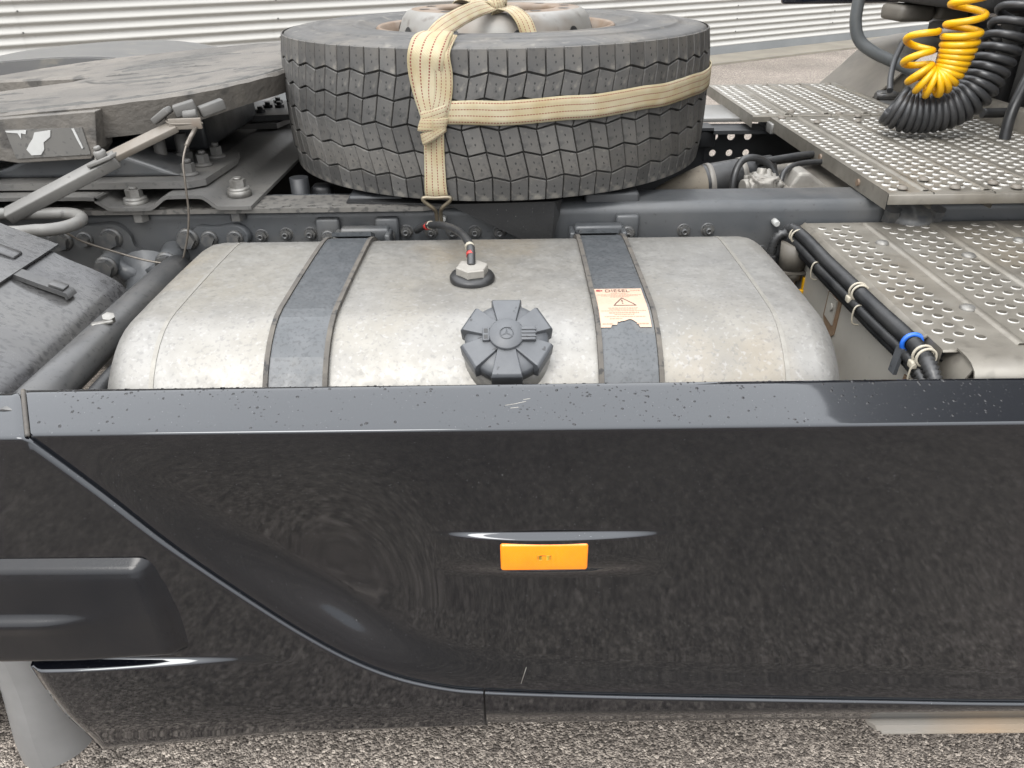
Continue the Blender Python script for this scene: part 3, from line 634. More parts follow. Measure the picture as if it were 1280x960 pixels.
# small clamp plates by the tank bands
for x in (-0.405, -0.275, 0.252):
    mb = MB(); mb.box((x, 0.786, 0.923), (0.052, 0.022, 0.060), bev=0.006); mb.build('clamp_plate', M['chassis'], near)
    link('bolt', bm_stud, near, loc=(x, 0.776, 0.912))
mb = MB(); mb.box((-0.052, 0.797, 0.87), (0.003, 0.004, 0.19)); mb.build('rail_joint', M['boltblack'], near)
for x in (-0.160, -0.1495):
    mb = MB(); mb.cyl((x, 0.80, 0.950), (x, 0.770, 0.950), 0.0052, k=12, bev=0.0012); mb.build('hook_tip', M['white'], near)
# suspension bracket casting on the web with its bolts
out2 = crom([(-1.02, 0.935, 0), (-0.93, 0.945, 0), (-0.872, 0.948, 0), (-0.845, 0.925, 0), (-0.838, 0.895, 0), (-0.80, 0.876, 0), (-0.74, 0.872, 0), (-0.715, 0.895, 0), (-0.695, 0.938, 0), (-0.655, 0.938, 0), (-0.60, 0.942, 0), (-0.578, 0.915, 0), (-0.60, 0.888, 0), (-0.66, 0.882, 0), (-0.69, 0.85, 0), (-0.72, 0.78, 0), (-0.80, 0.70, 0), (-0.95, 0.70, 0), (-1.05, 0.80, 0)], 5, True)
mb = MB(); n2 = len(out2)
ring0 = [V(p.x, 0.797, p.y) for p in out2]; ring1 = [V(p.x, 0.782, p.y) for p in out2]; cc = sum((Vector((p.x, p.y)) for p in out2), Vector((0, 0))) / n2
ring2 = [V(p.x + (cc.x - p.x) * 0.03, 0.777, p.y + (cc.y - p.y) * 0.05) for p in out2]
mb.add(ring0 + ring1 + ring2, [(i, (i + 1) % n2, n2 + (i + 1) % n2, n2 + i) for i in range(n2)] + [(n2 + i, n2 + (i + 1) % n2, 2 * n2 + (i + 1) % n2, 2 * n2 + i) for i in range(n2)], 0, True)
mb.add(ring2, [tuple(range(n2))], 0, False)
cast = mb.build('suspension_bracket', M['chassis'], T)
for x, z, ms in ((-0.995, 0.912, bm_hex), (-0.943, 0.914, bm_star), (-0.884, 0.916, bm_hex), (-0.716, 0.912, bm_hex), (-0.668, 0.912, bm_star), (-0.612, 0.912, bm_star)):
    link('bolt', ms, cast, loc=(x, 0.778, z), rot=(0, random.uniform(0, 1), 0))
mb = MB()
mb.lathe([(0.075, 0.0), (0.060, 0.02), (0.046, 0.045), (0.043, 0.09), (0.050, 0.12), (0.046, 0.125)], (-0.815, 0.778, 0.825), (0.12, -1, -0.35), 20, 0, True, False, True)
for x, z in ((-0.885, 0.868), (-0.752, 0.876)):
    mb.lathe([(0.032, 0), (0.026, 0.02), (0.024, 0.048), (0.020, 0.052)], (x, 0.778, z), (0, -1, 0), 16, 0, True, False, True)
for a_, b_ in (((-0.885, 0.76, 0.868), (-0.82, 0.74, 0.84)), ((-0.752, 0.76, 0.876), (-0.80, 0.74, 0.84)), ((-0.72, 0.77, 0.80), (-0.80, 0.72, 0.80))): mb.tube([V(*a_), (V(*a_) + V(*b_)) / 2 + V(0, 0, -0.008), V(*b_)], 0.024, 12)
boss = mb.build('spring_mount', M['chassis'], T)
for x, z in ((-0.885, 0.868), (-0.752, 0.876)): link('bolt', bm_hex, boss, loc=(x, 0.727, z), rot=(0, 0.4, 0))
for x, z in ((-0.715, 0.852), (-0.66, 0.845)):
    mb = MB(); mb.cyl((x, 0.7775, z), (x, 0.7765, z), 0.011, k=16); mb.build('cast_hole', M['boltblack'], cast)

# ---- fuel tank ------------------------------------------------------------
TC, THW, THH, TR = (0.435, 0.625), 0.325, 0.325, 0.165
def tank_ring(inset=0.0, n=11):
    hw, hh, r = THW - inset, THH - inset, max(0.03, TR - inset * 0.6); out = []
    for cy, cz, a0 in ((hw - r, hh - r, 0), (-hw + r, hh - r, 90), (-hw + r, -hh + r, 180), (hw - r, -hh + r, 270)):
        for i in range(n):
            a = radians(a0 + 90 * i / (n - 1)); y, z = cy + r * cos(a), cz + r * sin(a)
            if z > 0: z += 0.008 * (1 - (y / hw) ** 2) * (z / hh)
            out.append((TC[0] + y, TC[1] + z))
        # edge midpoints for the crown
        if a0 == 0:
            for q in (0.6, 0.2, -0.2, -0.6): y = q * (hw - r); out.append((TC[0] + y, TC[1] + hh + 0.008 * (1 - (y / hw) ** 2)))
    return out
XL, XR = -0.640, 0.512
secs = []
for i in range(7): a = radians(90 - 15 * i); secs.append((XL + 0.06 * (1 - sin(a)), 0.085 * (1 - cos(a))))
secs = sorted([(XL + 0.055 * (1 - cos(radians(15 * i))), 0.062 * (1 - sin(radians(15 * i)))) for i in range(7)])
secs += [(-0.40, 0.0), (-0.1, 0.0), (0.2, 0.0)]
secs += sorted([(XR - 0.055 * (1 - cos(radians(15 * i))), 0.062 * (1 - sin(radians(15 * i)))) for i in range(7)])
mb = MB(); rings = [[V(x, y, z) for y, z in tank_ring(ins)] for x, ins in secs]; kx = len(rings[0])
o = mb.add([p for r_ in rings for p in r_], [(j * kx + i, j * kx + (i + 1) % kx, (j + 1) * kx + (i + 1) % kx, (j + 1) * kx + i) for j in range(len(rings) - 1) for i in range(kx)], 0, True)
mb.add(rings[0], [tuple(range(kx))], 0, False); mb.add(rings[-1], [tuple(range(kx))], 0, False)
tank = mb.build('fuel_tank', M['alu'], T, label='stained bare aluminium fuel tank')
def wrap(mb, x0, x1, h0, h1, s0=None, s1=None, mi=0):
    """a band hugging the tank section between x0 and x1, from offset h0 to h1; s selects part of the ring by y/z test."""
    base = tank_ring(0.0); n = len(base); C = []
    for i in range(n):
        a, b = base[i - 1], base[(i + 1) % n]; d = Vector((b[0] - a[0], b[1] - a[1])).normalized(); C.append((base[i], Vector((d.y, -d.x))))
    vs = []
    for x, h in ((x0, h0), (x0, h1), (x1, h1), (x1, h0)): vs += [V(x, p[0] + nn.x * h, p[1] + nn.y * h) for p, nn in C]
    rng = [i for i in range(n) if s0 is None or (s0 <= i < s1)]
    fs = [(k * n + i, k * n + (i + 1) % n, (k + 1) * n + (i + 1) % n, (k + 1) * n + i) for k in range(3) for i in rng]
    mb.add(vs, fs, mi, False)
for x in (-0.548, 0.412):
    mb = MB(); wrap(mb, x - 0.0035, x + 0.0035, -0.002, 0.0009); mb.build('weld_seam', M['weld'], tank)
for xa, xb in ((-0.377, -0.280), (0.127, 0.225)):
    mb = MB(); wrap(mb, xa + 0.008, xb - 0.008, -0.003, 0.006); mb.build('tank_band', M['band'], tank)
    mb = MB(); wrap(mb, xa, xa + 0.0075, -0.003, 0.0085); mb.build('band_rubber', M['rubber_edge'], tank)
    mb = MB(); wrap(mb, xb - 0.0075, xb, -0.003, 0.0085); mb.build('band_rubber', M['rubber_edge'], tank)
    # end fitting at the back of the band
    mb = MB(); xm = (xa + xb) / 2
    mb.prism([(xm - 0.040, 0.655), (xm + 0.040, 0.655), (xm + 0.040, 0.70), (xm + 0.020, 0.725), (xm - 0.020, 0.725), (xm - 0.040, 0.70)], lambda x, y, h: V(x, y, h + 0.9505 - 0.28 * (y - 0.655) - (0.6 * max(0, y - 0.69))), 0.003, 0.012); mb.build('band_end', M['band'], tank)
    mb = MB(); mb.box((xm + 0.01, 0.755, 0.925), (0.105, 0.03, 0.032), bev=0.006); mb.box((xm + 0.062, 0.74, 0.915), (0.012, 0.05, 0.04), bev=0.004); mb.box((xm - 0.048, 0.74, 0.915), (0.012, 0.05, 0.04), bev=0.004); mb.build('band_bracket', M['chassis'], tank)

# filler cap
TH = radians(33); CX = -0.0105
def tank_corner(th, h): return V(CX, TC[0] - (THW - TR) - (TR + h) * sin(th), TC[1] + (THH - TR) + (TR + h) * cos(th) + 0.002)
nc = V(0, -sin(TH), cos(TH)); cu = V(1, 0, 0); cv = nc.cross(cu)
co = tank_corner(TH, 0.0)
mb = MB(); mb.lathe([(0.070, -0.012), (0.066, 0.002), (0.060, 0.006), (0.055, 0.012)], co, nc, 40, 0, True); mb.lathe([(0.055, 0.010), (0.055, 0.024)], co, nc, 40); mb.build('filler_neck', M['alu'], T)
mb = MB(); c0 = co
mb.lathe([(0.058, 0.014), (0.0625, 0.018), (0.0625, 0.033), (0.0595, 0.039), (0.045, 0.0425), (0.030, 0.045), (0.0, 0.046)], c0, nc, 48, 0, True)
capo = mb.build('fuel_cap', M['cap'], T, label='weathered grey fuel cap with six grip lugs')
for i in range(6):
    a0 = radians(90 + 60 * i); mb = MB(); w0, w1 = 0.0125, 0.0215
    def lp(r, t, h): return c0 + (cu * (r * cos(a0) - t * sin(a0)) + cv * (r * sin(a0) + t * cos(a0))) + nc * h
    vs = [lp(0.020, -w0, 0.050), lp(0.020, w0, 0.050), lp(0.063, w1, 0.046), lp(0.063, -w1, 0.046), lp(0.0668, -w1 - 0.001, 0.0415), lp(0.0668, w1 + 0.001, 0.0415),
          lp(0.0655, -w1 - 0.001, 0.017), lp(0.0655, w1 + 0.001, 0.017), lp(0.020, -w0 - 0.003, 0.036), lp(0.020, w0 + 0.003, 0.036), lp(0.055, -w1 - 0.002, 0.017), lp(0.055, w1 + 0.002, 0.017)]
    fs = [(0, 1, 2, 3), (3, 2, 5, 4), (4, 5, 7, 6), (0, 3, 8), (3, 4, 10, 8), (4, 6, 10), (1, 9, 2), (2, 9, 11, 5), (5, 11, 7), (0, 8, 9, 1)]
    mb.add(vs, fs, 0, False); lug = mb.build('grip_lug', M['cap'], capo)
    bv = lug.modifiers.new('bevel', 'BEVEL'); bv.width = 0.0016; bv.segments = 2; bv.limit_method = 'ANGLE'
mb = MB(); mb.lathe([(0.0262, 0.046), (0.0262, 0.0535), (0.0248, 0.055), (0.0, 0.0555)], c0, nc, 40, 0, True)
mb.box(c0 + cu * 0.032 + nc * 0.0515, (0.022, 0.023, 0.008), Matrix((cu, cv, nc)).transposed(), bev=0.0015)
for t in (-0.006, 0, 0.006): mb.box(c0 + cu * 0.033 + cv * t + nc * 0.0562, (0.022, 0.0022, 0.0022), Matrix((cu, cv, nc)).transposed(), bev=0.0006)
mb.box(c0 - cu * 0.030 + nc * 0.0505, (0.011, 0.022, 0.007), Matrix((cu, cv, nc)).transposed(), bev=0.0015)
mb.build('lock_cover', M['cap'], capo)
mb = MB()
for t in (-0.0052, 0.0052): mb.box(c0 - cu * 0.0305 + cv * t + nc * 0.0541, (0.0058, 0.0065, 0.0008), Matrix((cu, cv, nc)).transposed())
mb.build('lock_window', M['boltblack'], capo)
mb = MB(); rp = mb.ring(c0 + nc * 0.0560, nc, 0.0098, 28); mb.tube(rp, 0.0007, 6, closed=True)
for i in range(3):
    a = radians(90 + 120 * i); d = cu * cos(a) + cv * sin(a); e = nc.cross(d); p = c0 + nc * 0.0558
    mb.add([p + e * 0.0017, p - e * 0.0017, p + d * 0.0095, p + nc * 0.0011], [(0, 2, 3), (2, 1, 3), (0, 3, 1)], 0)
    a2 = radians(150 + 120 * i); 
mb.build('star_emblem', M['cap'], capo)
# sender unit
sc = V(-0.071, 0.398, 0.9625)
mb = MB(); mb.lathe([(0.0385, -0.006), (0.0395, 0.002), (0.037, 0.006), (0.026, 0.009), (0.0, 0.009)], sc, (0.02, -0.05, 1), 36, 0, True); snd = mb.build('fuel_sender', M['black_plastic'], T, label='black flanged sender with hexagonal grey top')
mb = MB(); mb.lathe([(0.0285, 0.008), (0.0285, 0.021), (0.027, 0.0225), (0.0, 0.0228)], sc, (0.02, -0.05, 1), 6, 0, False, u=(1, 0.3, 0)); mb.build('sender_top', M['rawalu'], snd)
mb = MB(); mb.tube(crom([(-0.072, 0.402, 0.982), (-0.073, 0.425, 0.998), (-0.078, 0.46, 1.003), (-0.10, 0.54, 0.998), (-0.135, 0.62, 0.985), (-0.165, 0.68, 0.967), (-0.19, 0.74, 0.945), (-0.21, 0.775, 0.925)], 6), 0.0075, 10); mb.build('sender_hose', M['conduit'], snd)
mb = MB(); mb.tube([V(-0.0732, 0.4185, 0.9945), V(-0.0735, 0.4215, 0.996), V(-0.0736, 0.4245, 0.9972)], 0.0081, 10); mb.tube([V(-0.176, 0.708, 0.957), V(-0.182, 0.722, 0.951)], 0.0084, 10); mb.build('red_tape', M['tape'], snd)
mb = MB(); mb.tube([V(-0.0755, 0.44, 1.0015), V(-0.0765, 0.448, 1.0025)], 0.0088, 10); mb.tube([V(-0.168, 0.69, 0.964), V(-0.172, 0.70, 0.9605)], 0.0088, 10); mb.build('hose_clip', M['beige_clip'], snd)

# warning label on the right band, following the band
base = tank_ring(0.0)
def surf(y, off):
    pts = sorted([(p[0], p[1]) for p in base if p[1] > TC[1] + 0.1]); 
    for (a, za), (b, zb) in zip(pts, pts[1:]):
        if a <= y <= b and b > a:
            z = za + (zb - za) * (y - a) / (b - a); d = Vector((b - a, zb - za)).normalized(); return y - d.y * off, z + d.x * off
    return y, 0.95
def arc_y(s_):      # arc length back from y=0.345 toward the front
    y, z = surf(0.335, 0.0); acc = 0.0
    while acc < s_:
        y2 = y - 0.001; _, z2 = surf(y2, 0.0); acc += sqrt(1e-6 + (z2 - z) ** 2); y, z = y2, z2
    return y
LS = 0.80
ARC = [arc_y(i * 0.004) for i in range(50)]
def lab(u, v, off):      # u across 0-1, v down the label in metres
    v = v * LS
    k = min(v / 0.004, 48.9); i = int(k); y = ARC[i] + (ARC[i + 1] - ARC[i]) * (k - i); yy, zz = surf(y, 0.0065 + off); return V(0.1345 + 0.0785 * u, yy, zz)
LV = 0.148
torn = lambda u: LV - 0.022 * max(0, 1 - ((u - 0.55) / 0.22) ** 2) ** 0.5 * (0.9 + 0.1 * sin(u * 23)) - (0.006 if 0.22 < u < 0.36 else 0)
mb = MB(); P = [[lab(i / 40, torn(i / 40) * j / 24, 0.0006) for j in range(25)] for i in range(41)]; mb.grid(P); labo = mb.build('warning_label', M['label'], T, label='peach diesel warning label with black triangle, torn at its lower edge')
def text_part(txt, u0, u1, v0, v1, name, mt):
    cu_ = bpy.data.curves.new('lettering', 'FONT'); cu_.body = txt; cu_.size = 1.0; cu_.resolution_u = 2
    ob = bpy.data.objects.new('lettering', cu_); COL.objects.link(ob)
    dg = bpy.context.evaluated_depsgraph_get(); me = bpy.data.meshes.new_from_object(ob.evaluated_get(dg)); bpy.data.objects.remove(ob)
    bx = [v.co.x for v in me.vertices]; by = [v.co.y for v in me.vertices]; ax, bxx, ay, byy = min(bx), max(bx), min(by), max(by)
    for v in me.vertices:
        u = u0 + (u1 - u0) * (v.co.x - ax) / (bxx - ax); w = v1 - (v1 - v0) * (v.co.y - ay) / (byy - ay); v.co = lab(u, w, 0.0011)
    me.materials.clear(); me.materials.append(mt); return link(name, me, labo)
text_part('DIESEL', 0.23, 0.74, 0.005, 0.0185, 'lettering', M['ink'])
text_part('!', 0.505, 0.535, 0.056, 0.075, 'exclamation_mark', M['ink'])
mb = MB()
tri = [(0.32, 0.082), (0.80, 0.082), (0.53, 0.046)]
ctr = (sum(p[0] for p in tri) / 3, sum(p[1] for p in tri) / 3)
for i in range(3):
    a, b = tri[i], tri[(i + 1) % 3]; n = 8
    for j in range(n):
        q = []
        for t, k in ((j / n, 1), ((j + 1) / n, 1), ((j + 1) / n, 0.84), (j / n, 0.84)):
            u, w = a[0] + (b[0] - a[0]) * t, a[1] + (b[1] - a[1]) * t; q.append(lab(ctr[0] + (u - ctr[0]) * k, ctr[1] + (w - ctr[1]) * k, 0.0011))
        mb.add(q, [(0, 1, 2, 3)])
mb.build('warning_triangle', M['ink'], labo)
mb = MB()
def dashes(v, u0, u1, h):
    u = u0
    while u < u1:
        w = random.uniform(0.02, 0.07); e = min(u + w, u1); mb.add([lab(u, v, 0.0010), lab(e, v, 0.0010), lab(e, v + h, 0.0010), lab(u, v + h, 0.0010)], [(0, 1, 2, 3)]); u = e + 0.012
for v, a, b in ((0.0235, 0.33, 0.68), (0.030, 0.04, 0.96), (0.0355, 0.12, 0.88), (0.041, 0.3, 0.7), (0.090, 0.2, 0.8), (0.095, 0.22, 0.78), (0.101, 0.05, 0.95), (0.107, 0.2, 0.8), (0.112, 0.3, 0.7), (0.118, 0.1, 0.92), (0.124, 0.2, 0.45), (0.139, 0.04, 0.25), (0.139, 0.72, 0.95)): dashes(v, a, b, 0.0020)
dashes(0.007, 0.76, 0.97, 0.006)
mb.build('small_print', M['inkpale'], labo, kind='stuff')
mb = MB(); mb.add([lab(0.04, 0.006, 0.0011), lab(0.12, 0.006, 0.0011), lab(0.12, 0.0145, 0.0011), lab(0.04, 0.0145, 0.0011)], [(0, 1, 2, 3)]); mb.add([lab(0.13, 0.006, 0.0011), lab(0.17, 0.009, 0.0011), lab(0.17, 0.0125, 0.0011), lab(0.13, 0.014, 0.0011)], [(0, 1, 2, 3)]); mb.build('pump_symbol', M['inkred'], labo)

# ---- fifth wheel coupling -------------------------------------------------
def FZ(x, y): return 1.185 + 0.08 * (x + 0.95) + 0.022 * (y - 0.82) / 0.86
ol = [(-1.55, 1.05), (-1.38, 0.90), (-1.22, 0.83), (-1.05, 0.812), (-0.87, 0.812), (-0.74, 0.83), (-0.63, 0.885), (-0.545, 0.98), (-0.495, 1.10), (-0.48, 1.245)]
olm = ol + [(x, 2.49 - y) for x, y in reversed(ol[:-1])]
sp = crom([(x, y, 0) for x, y in olm], 5); plan = [(p.x, p.y) for p in sp]
slot = [(-1.55, 1.42), (-1.40, 1.385), (-1.25, 1.325), (-1.15, 1.30), (-1.105, 1.285), (-1.09, 1.245), (-1.105, 1.205), (-1.15, 1.19), (-1.25, 1.165), (-1.40, 1.105), (-1.55, 1.07)]
poly = plan + slot
mb = MB(); n = len(poly); cen = (-1.0, 1.245)
def rim_d(x, y): return 0.072 - 0.020 * smooth((x + 0.75) / 0.2)
tv = [V(x, y, FZ(x, y)) for x, y in poly]
bev_in = []
for i, (x, y) in enumerate(poly):
    a, b = Vector(poly[i - 1]), Vector(poly[(i + 1) % n]); d = (b - a).normalized(); nn = Vector((d.y, -d.x)); bev_in.append(nn)
ins = [V(x - q.x * 0.006, y - q.y * 0.006, FZ(x, y) + 0.0) for (x, y), q in zip(poly, bev_in)]
edge = [V(x, y, FZ(x, y) - 0.006 - 0.003 * noise.noise(Vector((x * 20, y * 20, 0)))) for x, y in poly]
low = [V(x - (x - cen[0]) * 0.03, y - (y - cen[1]) * 0.03, FZ(x, y) - rim_d(x, y)) for x, y in poly]
mb.add(ins + edge + low, [tuple(range(n))] + [(i, (i + 1) % n, n + (i + 1) % n, n + i) for i in range(n)] + [(n + i, n + (i + 1) % n, 2 * n + (i + 1) % n, 2 * n + i) for i in range(n)] + [tuple(range(2 * n, 3 * n))], 0, False)
fifth = mb.build('fifth_wheel', M['grease'], T, label='greasy fifth wheel coupling plate with open slot')
# ridges of old grease pushed up on the plate
mb = MB()
def ridge(pts, w, h):
    P = crom([(x, y, 0) for x, y in pts], 10); m_ = len(P)
    rows = []
    for i, p in enumerate(P):
        d = (P[min(i + 1, m_ - 1)] - P[max(i - 1, 0)]).normalized(); nn = V(-d.y, d.x, 0); t = i / (m_ - 1); ww = w * (sin(pi * t) ** 0.5 + 0.05) * (0.7 + 0.6 * abs(noise.noise(Vector((p.x * 60, p.y * 60, 2))))); hh = h * (sin(pi * t) ** 0.5)
        rows.append([V(p.x + nn.x * ww * k, p.y + nn.y * ww * k, FZ(p.x, p.y) + hh * (1 - k * k) * (0.6 + 0.8 * abs(noise.noise(Vector((p.x * 90, p.y * 90, k))))) - 0.0005) for k in (-1, -0.5, 0, 0.5, 1)])
    mb.grid(rows)
ridge([(-1.3, 0.865), (-1.15, 0.828), (-1.0, 0.822), (-0.87, 0.826), (-0.76, 0.845), (-0.66, 0.89)], 0.006, 0.006)
ridge([(-1.07, 1.20), (-1.0, 1.12), (-0.88, 1.08), (-0.76, 1.10), (-0.66, 1.16)], 0.007, 0.005)
ridge([(-1.06, 1.34), (-0.96, 1.42), (-0.84, 1.46), (-0.74, 1.44)], 0.010, 0.008)
ridge([(-1.02, 1.30), (-0.95, 1.32), (-0.86, 1.33)], 0.012, 0.008)
ridge([(-1.25, 1.0), (-1.12, 0.96), (-1.0, 0.95)], 0.006, 0.004)
for q in range(26):
    x, y = random.uniform(-1.35, -0.55), random.uniform(0.86, 1.62)
    if ((x + 0.95) / 0.42) ** 2 + ((y - 1.245) / 0.40) ** 2 > 1 or (x < -1.08 and abs(y - 1.245) < 0.16): continue
    L_ = random.uniform(0.02, 0.09); an = random.uniform(-0.5, 0.5); ridge([(x - L_ * cos(an), y - L_ * sin(an) * 0.4), (x, y + random.uniform(-0.01, 0.01)), (x + L_ * cos(an), y + L_ * sin(an) * 0.4)], random.uniform(0.002, 0.006), random.uniform(0.002, 0.005))
ridge([(-0.72, 0.86), (-0.62, 0.92), (-0.55, 1.0), (-0.505, 1.12)], 0.006, 0.006)
mb.build('grease_ridge', M['old_grease'], fifth)
# label block on near side of the plate
mb = MB(); mb.prism([(-1.13, 1.160), (-1.085, 1.086), (-1.04, 1.079), (-0.885, 1.086), (-0.868, 1.104), (-0.850, 1.182), (-1.13, 1.164)], lambda x, z, h: V(x, h, z), 0.785, 0.86)
blk = mb.build('pivot_housing', M['grease'], fifth)
bv = blk.modifiers.new('bevel', 'BEVEL'); bv.width = 0.006; bv.segments = 3
mb = MB(); mb.prism([(-1.045, 1.148), (-0.885, 1.150), (-0.882, 1.096), (-1.040, 1.089)], lambda x, z, h: V(x, h, z), 0.7822, 0.79)
mb.build('name_plate', M['plate'], fifth)
fl = lambda x, z, h: V(x, h, z)
mb = MB(); mb.prism([(-0.985, 1.142), (-0.950, 1.1465), (-0.955, 1.133), (-0.972, 1.122), (-0.975, 1.108), (-0.985, 1.097), (-1.005, 1.096), (-1.012, 1.108), (-1.002, 1.120), (-0.992, 1.130)], fl, 0.7805, 0.783); mb.build('sticker_scrap', M['sticker_white'], fifth)
mb = MB(); mb.prism([(-1.044, 1.146), (-1.00, 1.147), (-1.004, 1.139), (-1.013, 1.141), (-1.016, 1.130), (-1.020, 1.141), (-1.042, 1.143)], fl, 0.7805, 0.783); mb.build('sticker_scrap', M['sticker_white'], fifth)
mb = MB(); mb.prism([(-0.906, 1.149), (-0.901, 1.149), (-0.893, 1.110), (-0.896, 1.108), (-0.902, 1.130)], fl, 0.7805, 0.783); mb.build('sticker_scrap', M['sticker_white'], fifth)
# latch hardware on the side
mb = MB(); mb.bar((-0.695, 0.80, 1.176), (-0.655, 0.815, 1.186), 0.026, 0.024, bev=0.003); mb.bar((-0.648, 0.815, 1.172), (-0.606, 0.845, 1.184), 0.022, 0.022, bev=0.003); mb.bar((-0.735, 0.79, 1.160), (-0.70, 0.79, 1.183), 0.03, 0.014, bev=0.003); mb.cyl((-0.672, 0.785, 1.170), (-0.645, 0.79, 1.173), 0.010, k=14, bev=0.002); mb.build('latch', M['cast'], fifth)
mb = MB(); mb.tube(crom([(-0.715, 0.80, 1.165), (-0.705, 0.778, 1.160), (-0.685, 0.770, 1.157), (-0.63, 0.772, 1.158)], 6), 0.002, 6); mb.bar((-0.70, 0.773, 1.156), (-0.632, 0.771, 1.158), 0.005, 0.022, bev=0.0015); mb.build('latch_strap', M['rustbar'], fifth)
# pedestal: gusset, pillow block and base flange
mb = MB(); mb.prism([(-1.60, 0.79), (-0.695, 0.79), (-0.665, 0.815), (-0.655, 1.0), (-0.67, 1.07), (-1.60, 1.07)], lambda x, y, h: V(x, y, h), 1.020, 1.034)
ped = mb.build('pedestal_base', M['plate'], fifth)
mb = MB(); mb.prism([(-1.60, 1.42), (-0.67, 1.42), (-0.655, 1.50), (-0.665, 1.68), (-1.60, 1.68)], lambda x, y, h: V(x, y, h), 1.020, 1.034); mb.build('pedestal_base', M['plate'], fifth)
for y_ in (0.835, 1.55):
    mb = MB(); mb.prism([(-1.18, 1.034), (-1.10, 1.058), (-1.02, 1.088), (-0.86, 1.088), (-0.79, 1.062), (-0.72, 1.034)], lambda x, z, h: V(x, h, z), y_, y_ + 0.12); g_ = mb.build('pedestal_block', M['chassis'], fifth)
    bv = g_.modifiers.new('bevel', 'BEVEL'); bv.width = 0.008; bv.segments = 3
mb = MB(); mb.box((-0.86, 1.27, 1.085), (0.24, 0.42, 0.09), bev=0.01); mb.box((-1.25, 1.245, 1.06), (0.5, 0.5, 0.07), bev=0.01); mb.build('shaded_coupling_underside', M['chassis_dark'], fifth)  # underside blocks coloured dark to stand in for the shaded void below the plate
mb = MB(); mb.cyl((-1.2, 0.80, 1.10), (-1.11, 0.80, 1.095), 0.016, k=16); mb.build('pivot_pin', M['boltblack'], fifth)
for x, y in ((-0.80, 0.93), (-0.765, 0.97)):
    mb = MB(); mb.cyl((x, y, 1.034), (x, y, 1.10), 0.014, k=12); mb.hexa((x, y, 1.034), (x, y, 1.058), 0.02); mb.build('stop_bolt', M['cast'], fifth)
# corrugated mounting plate under it
pp = [(-1.75, 1.014), (-1.45, 1.014), (-1.42, 1.004), (-1.40, 0.992), (-1.26, 0.992), (-1.24, 1.004), (-1.215, 1.014), (-0.905, 1.014), (-0.880, 1.006), (-0.862, 0.994), (-0.850, 0.9905), (-0.782, 0.9905), (-0.766, 0.994), (-0.752, 1.004), (-0.738, 1.013), (-0.722, 1.015), (-0.664, 1.015), (-0.646, 1.008), (-0.630, 0.994), (-0.616, 0.9905), (-0.556, 0.9905)]
mb = MB(); mb.strip([(p.x, p.y) for p in crom([(x, z, 0) for x, z in pp], 3)], 0.752, 1.74, 'y', th=0.0075); mp = mb.build('mounting_plate', M['plate'], T, label='dusty corrugated mounting plate under the coupling')
zb = MB(); zb.lathe([(0.026, 0), (0.026, 0.012), (0.022, 0.015)], (0, 0, 0), (0, 0, 1), 20, 0, True, True, True); zb.lathe([(0.0235, 0.014), (0.024, 0.018), (0.018, 0.020)], (0, 0, 0), (0, 0, 1), 20, 0, True, False, True); zb.hexa((0, 0, 0.018), (0, 0, 0.036), 0.0175); zb.cyl((0, 0, 0.036), (0, 0, 0.041), 0.009, k=12)
zmesh = zb.mesh('plate_bolt', M['zinc'])
for x, y, z in ((-0.604, 0.835, 0.9905), (-0.816, 0.790, 0.9905), (-1.33, 0.82, 0.992)): link('plate_bolt', zmesh, mp, loc=(x, y, z - (0.006 if x < -0.7 else 0)), rot=(0, 0, random.random()))
hb = MB(); hb.lathe([(0.020, 0), (0.020, 0.004), (0.015, 0.007)], (0, 0, 0), (0, 0, 1), 18, 0, True, True, True); hb.hexa((0, 0, 0.006), (0, 0, 0.026), 0.0145); hb.cyl((0, 0, 0.026), (0, 0, 0.034), 0.008, k=12)
hmesh = hb.mesh('flange_bolt', M['cast'])
for x, y in ((-0.712, 0.850), (-0.710, 0.935), (-0.706, 1.015), (-1.14, 0.82), (-1.19, 0.90)): link('flange_bolt', hmesh, fifth, loc=(x, y, 1.034), rot=(0, 0, random.random()))
kmesh = hb.mesh('flange_bolt', M['boltblack'])
for x, y in ((-0.735, 1.50), (-0.735, 1.58), (-0.725, 1.66), (-0.70, 1.58)): link('flange_bolt', kmesh, fifth, loc=(x, y, 1.034))
mb = MB(); mb.prism([(-1.0, 1.4), (-0.64, 1.46), (-0.62, 1.48), (-0.62, 1.70), (-1.0, 1.70)], lambda x, y, h: V(x, y, h), 1.036, 1.052); mb.build('pedestal_cover', M['boltblack'], fifth)
# bolts under the flange
for x in (-0.812, -0.600):
    mb = MB(); mb.hexa((x, 0.785, 0.974), (x, 0.785, 0.952), 0.017); mb.build('plate_nut', M['handle'] if x < -0.7 else M['boltdark'], mp)
# release handle
mb = MB(); mb.bar((-1.025, 0.672, 1.000), (-0.805, 0.735, 1.098), 0.034, 0.024, up=(0.2, -0.3, 1), bev=0.003)
mb.tube([V(x, y, z) for x, y, z in [(-1.5, 0.690, 1.000), (-1.1, 0.688, 1.000), (-0.93, 0.686, 1.000)]] + [V(-0.918 + 0.056 * sin(radians(a)) , 0.631 + 0.055 * cos(radians(a)), 1.000 - 0.002 * sin(radians(a))) for a in range(0, 181, 15)] + [V(-0.95, 0.576, 0.997), V(-1.1, 0.575, 0.996), V(-1.5, 0.573, 0.995)], 0.0122, 14)
hd = mb.build('release_handle', M['handle'], T, label='grey steel release handle with looped rod end')
mb = MB(); mb.bar((-0.845, 0.728, 1.088), (-0.690, 0.783, 1.152), 0.032, 0.014, up=(0.2, -0.3, 1), bev=0.002); mb.build('handle_arm', M['rustbar'], hd)
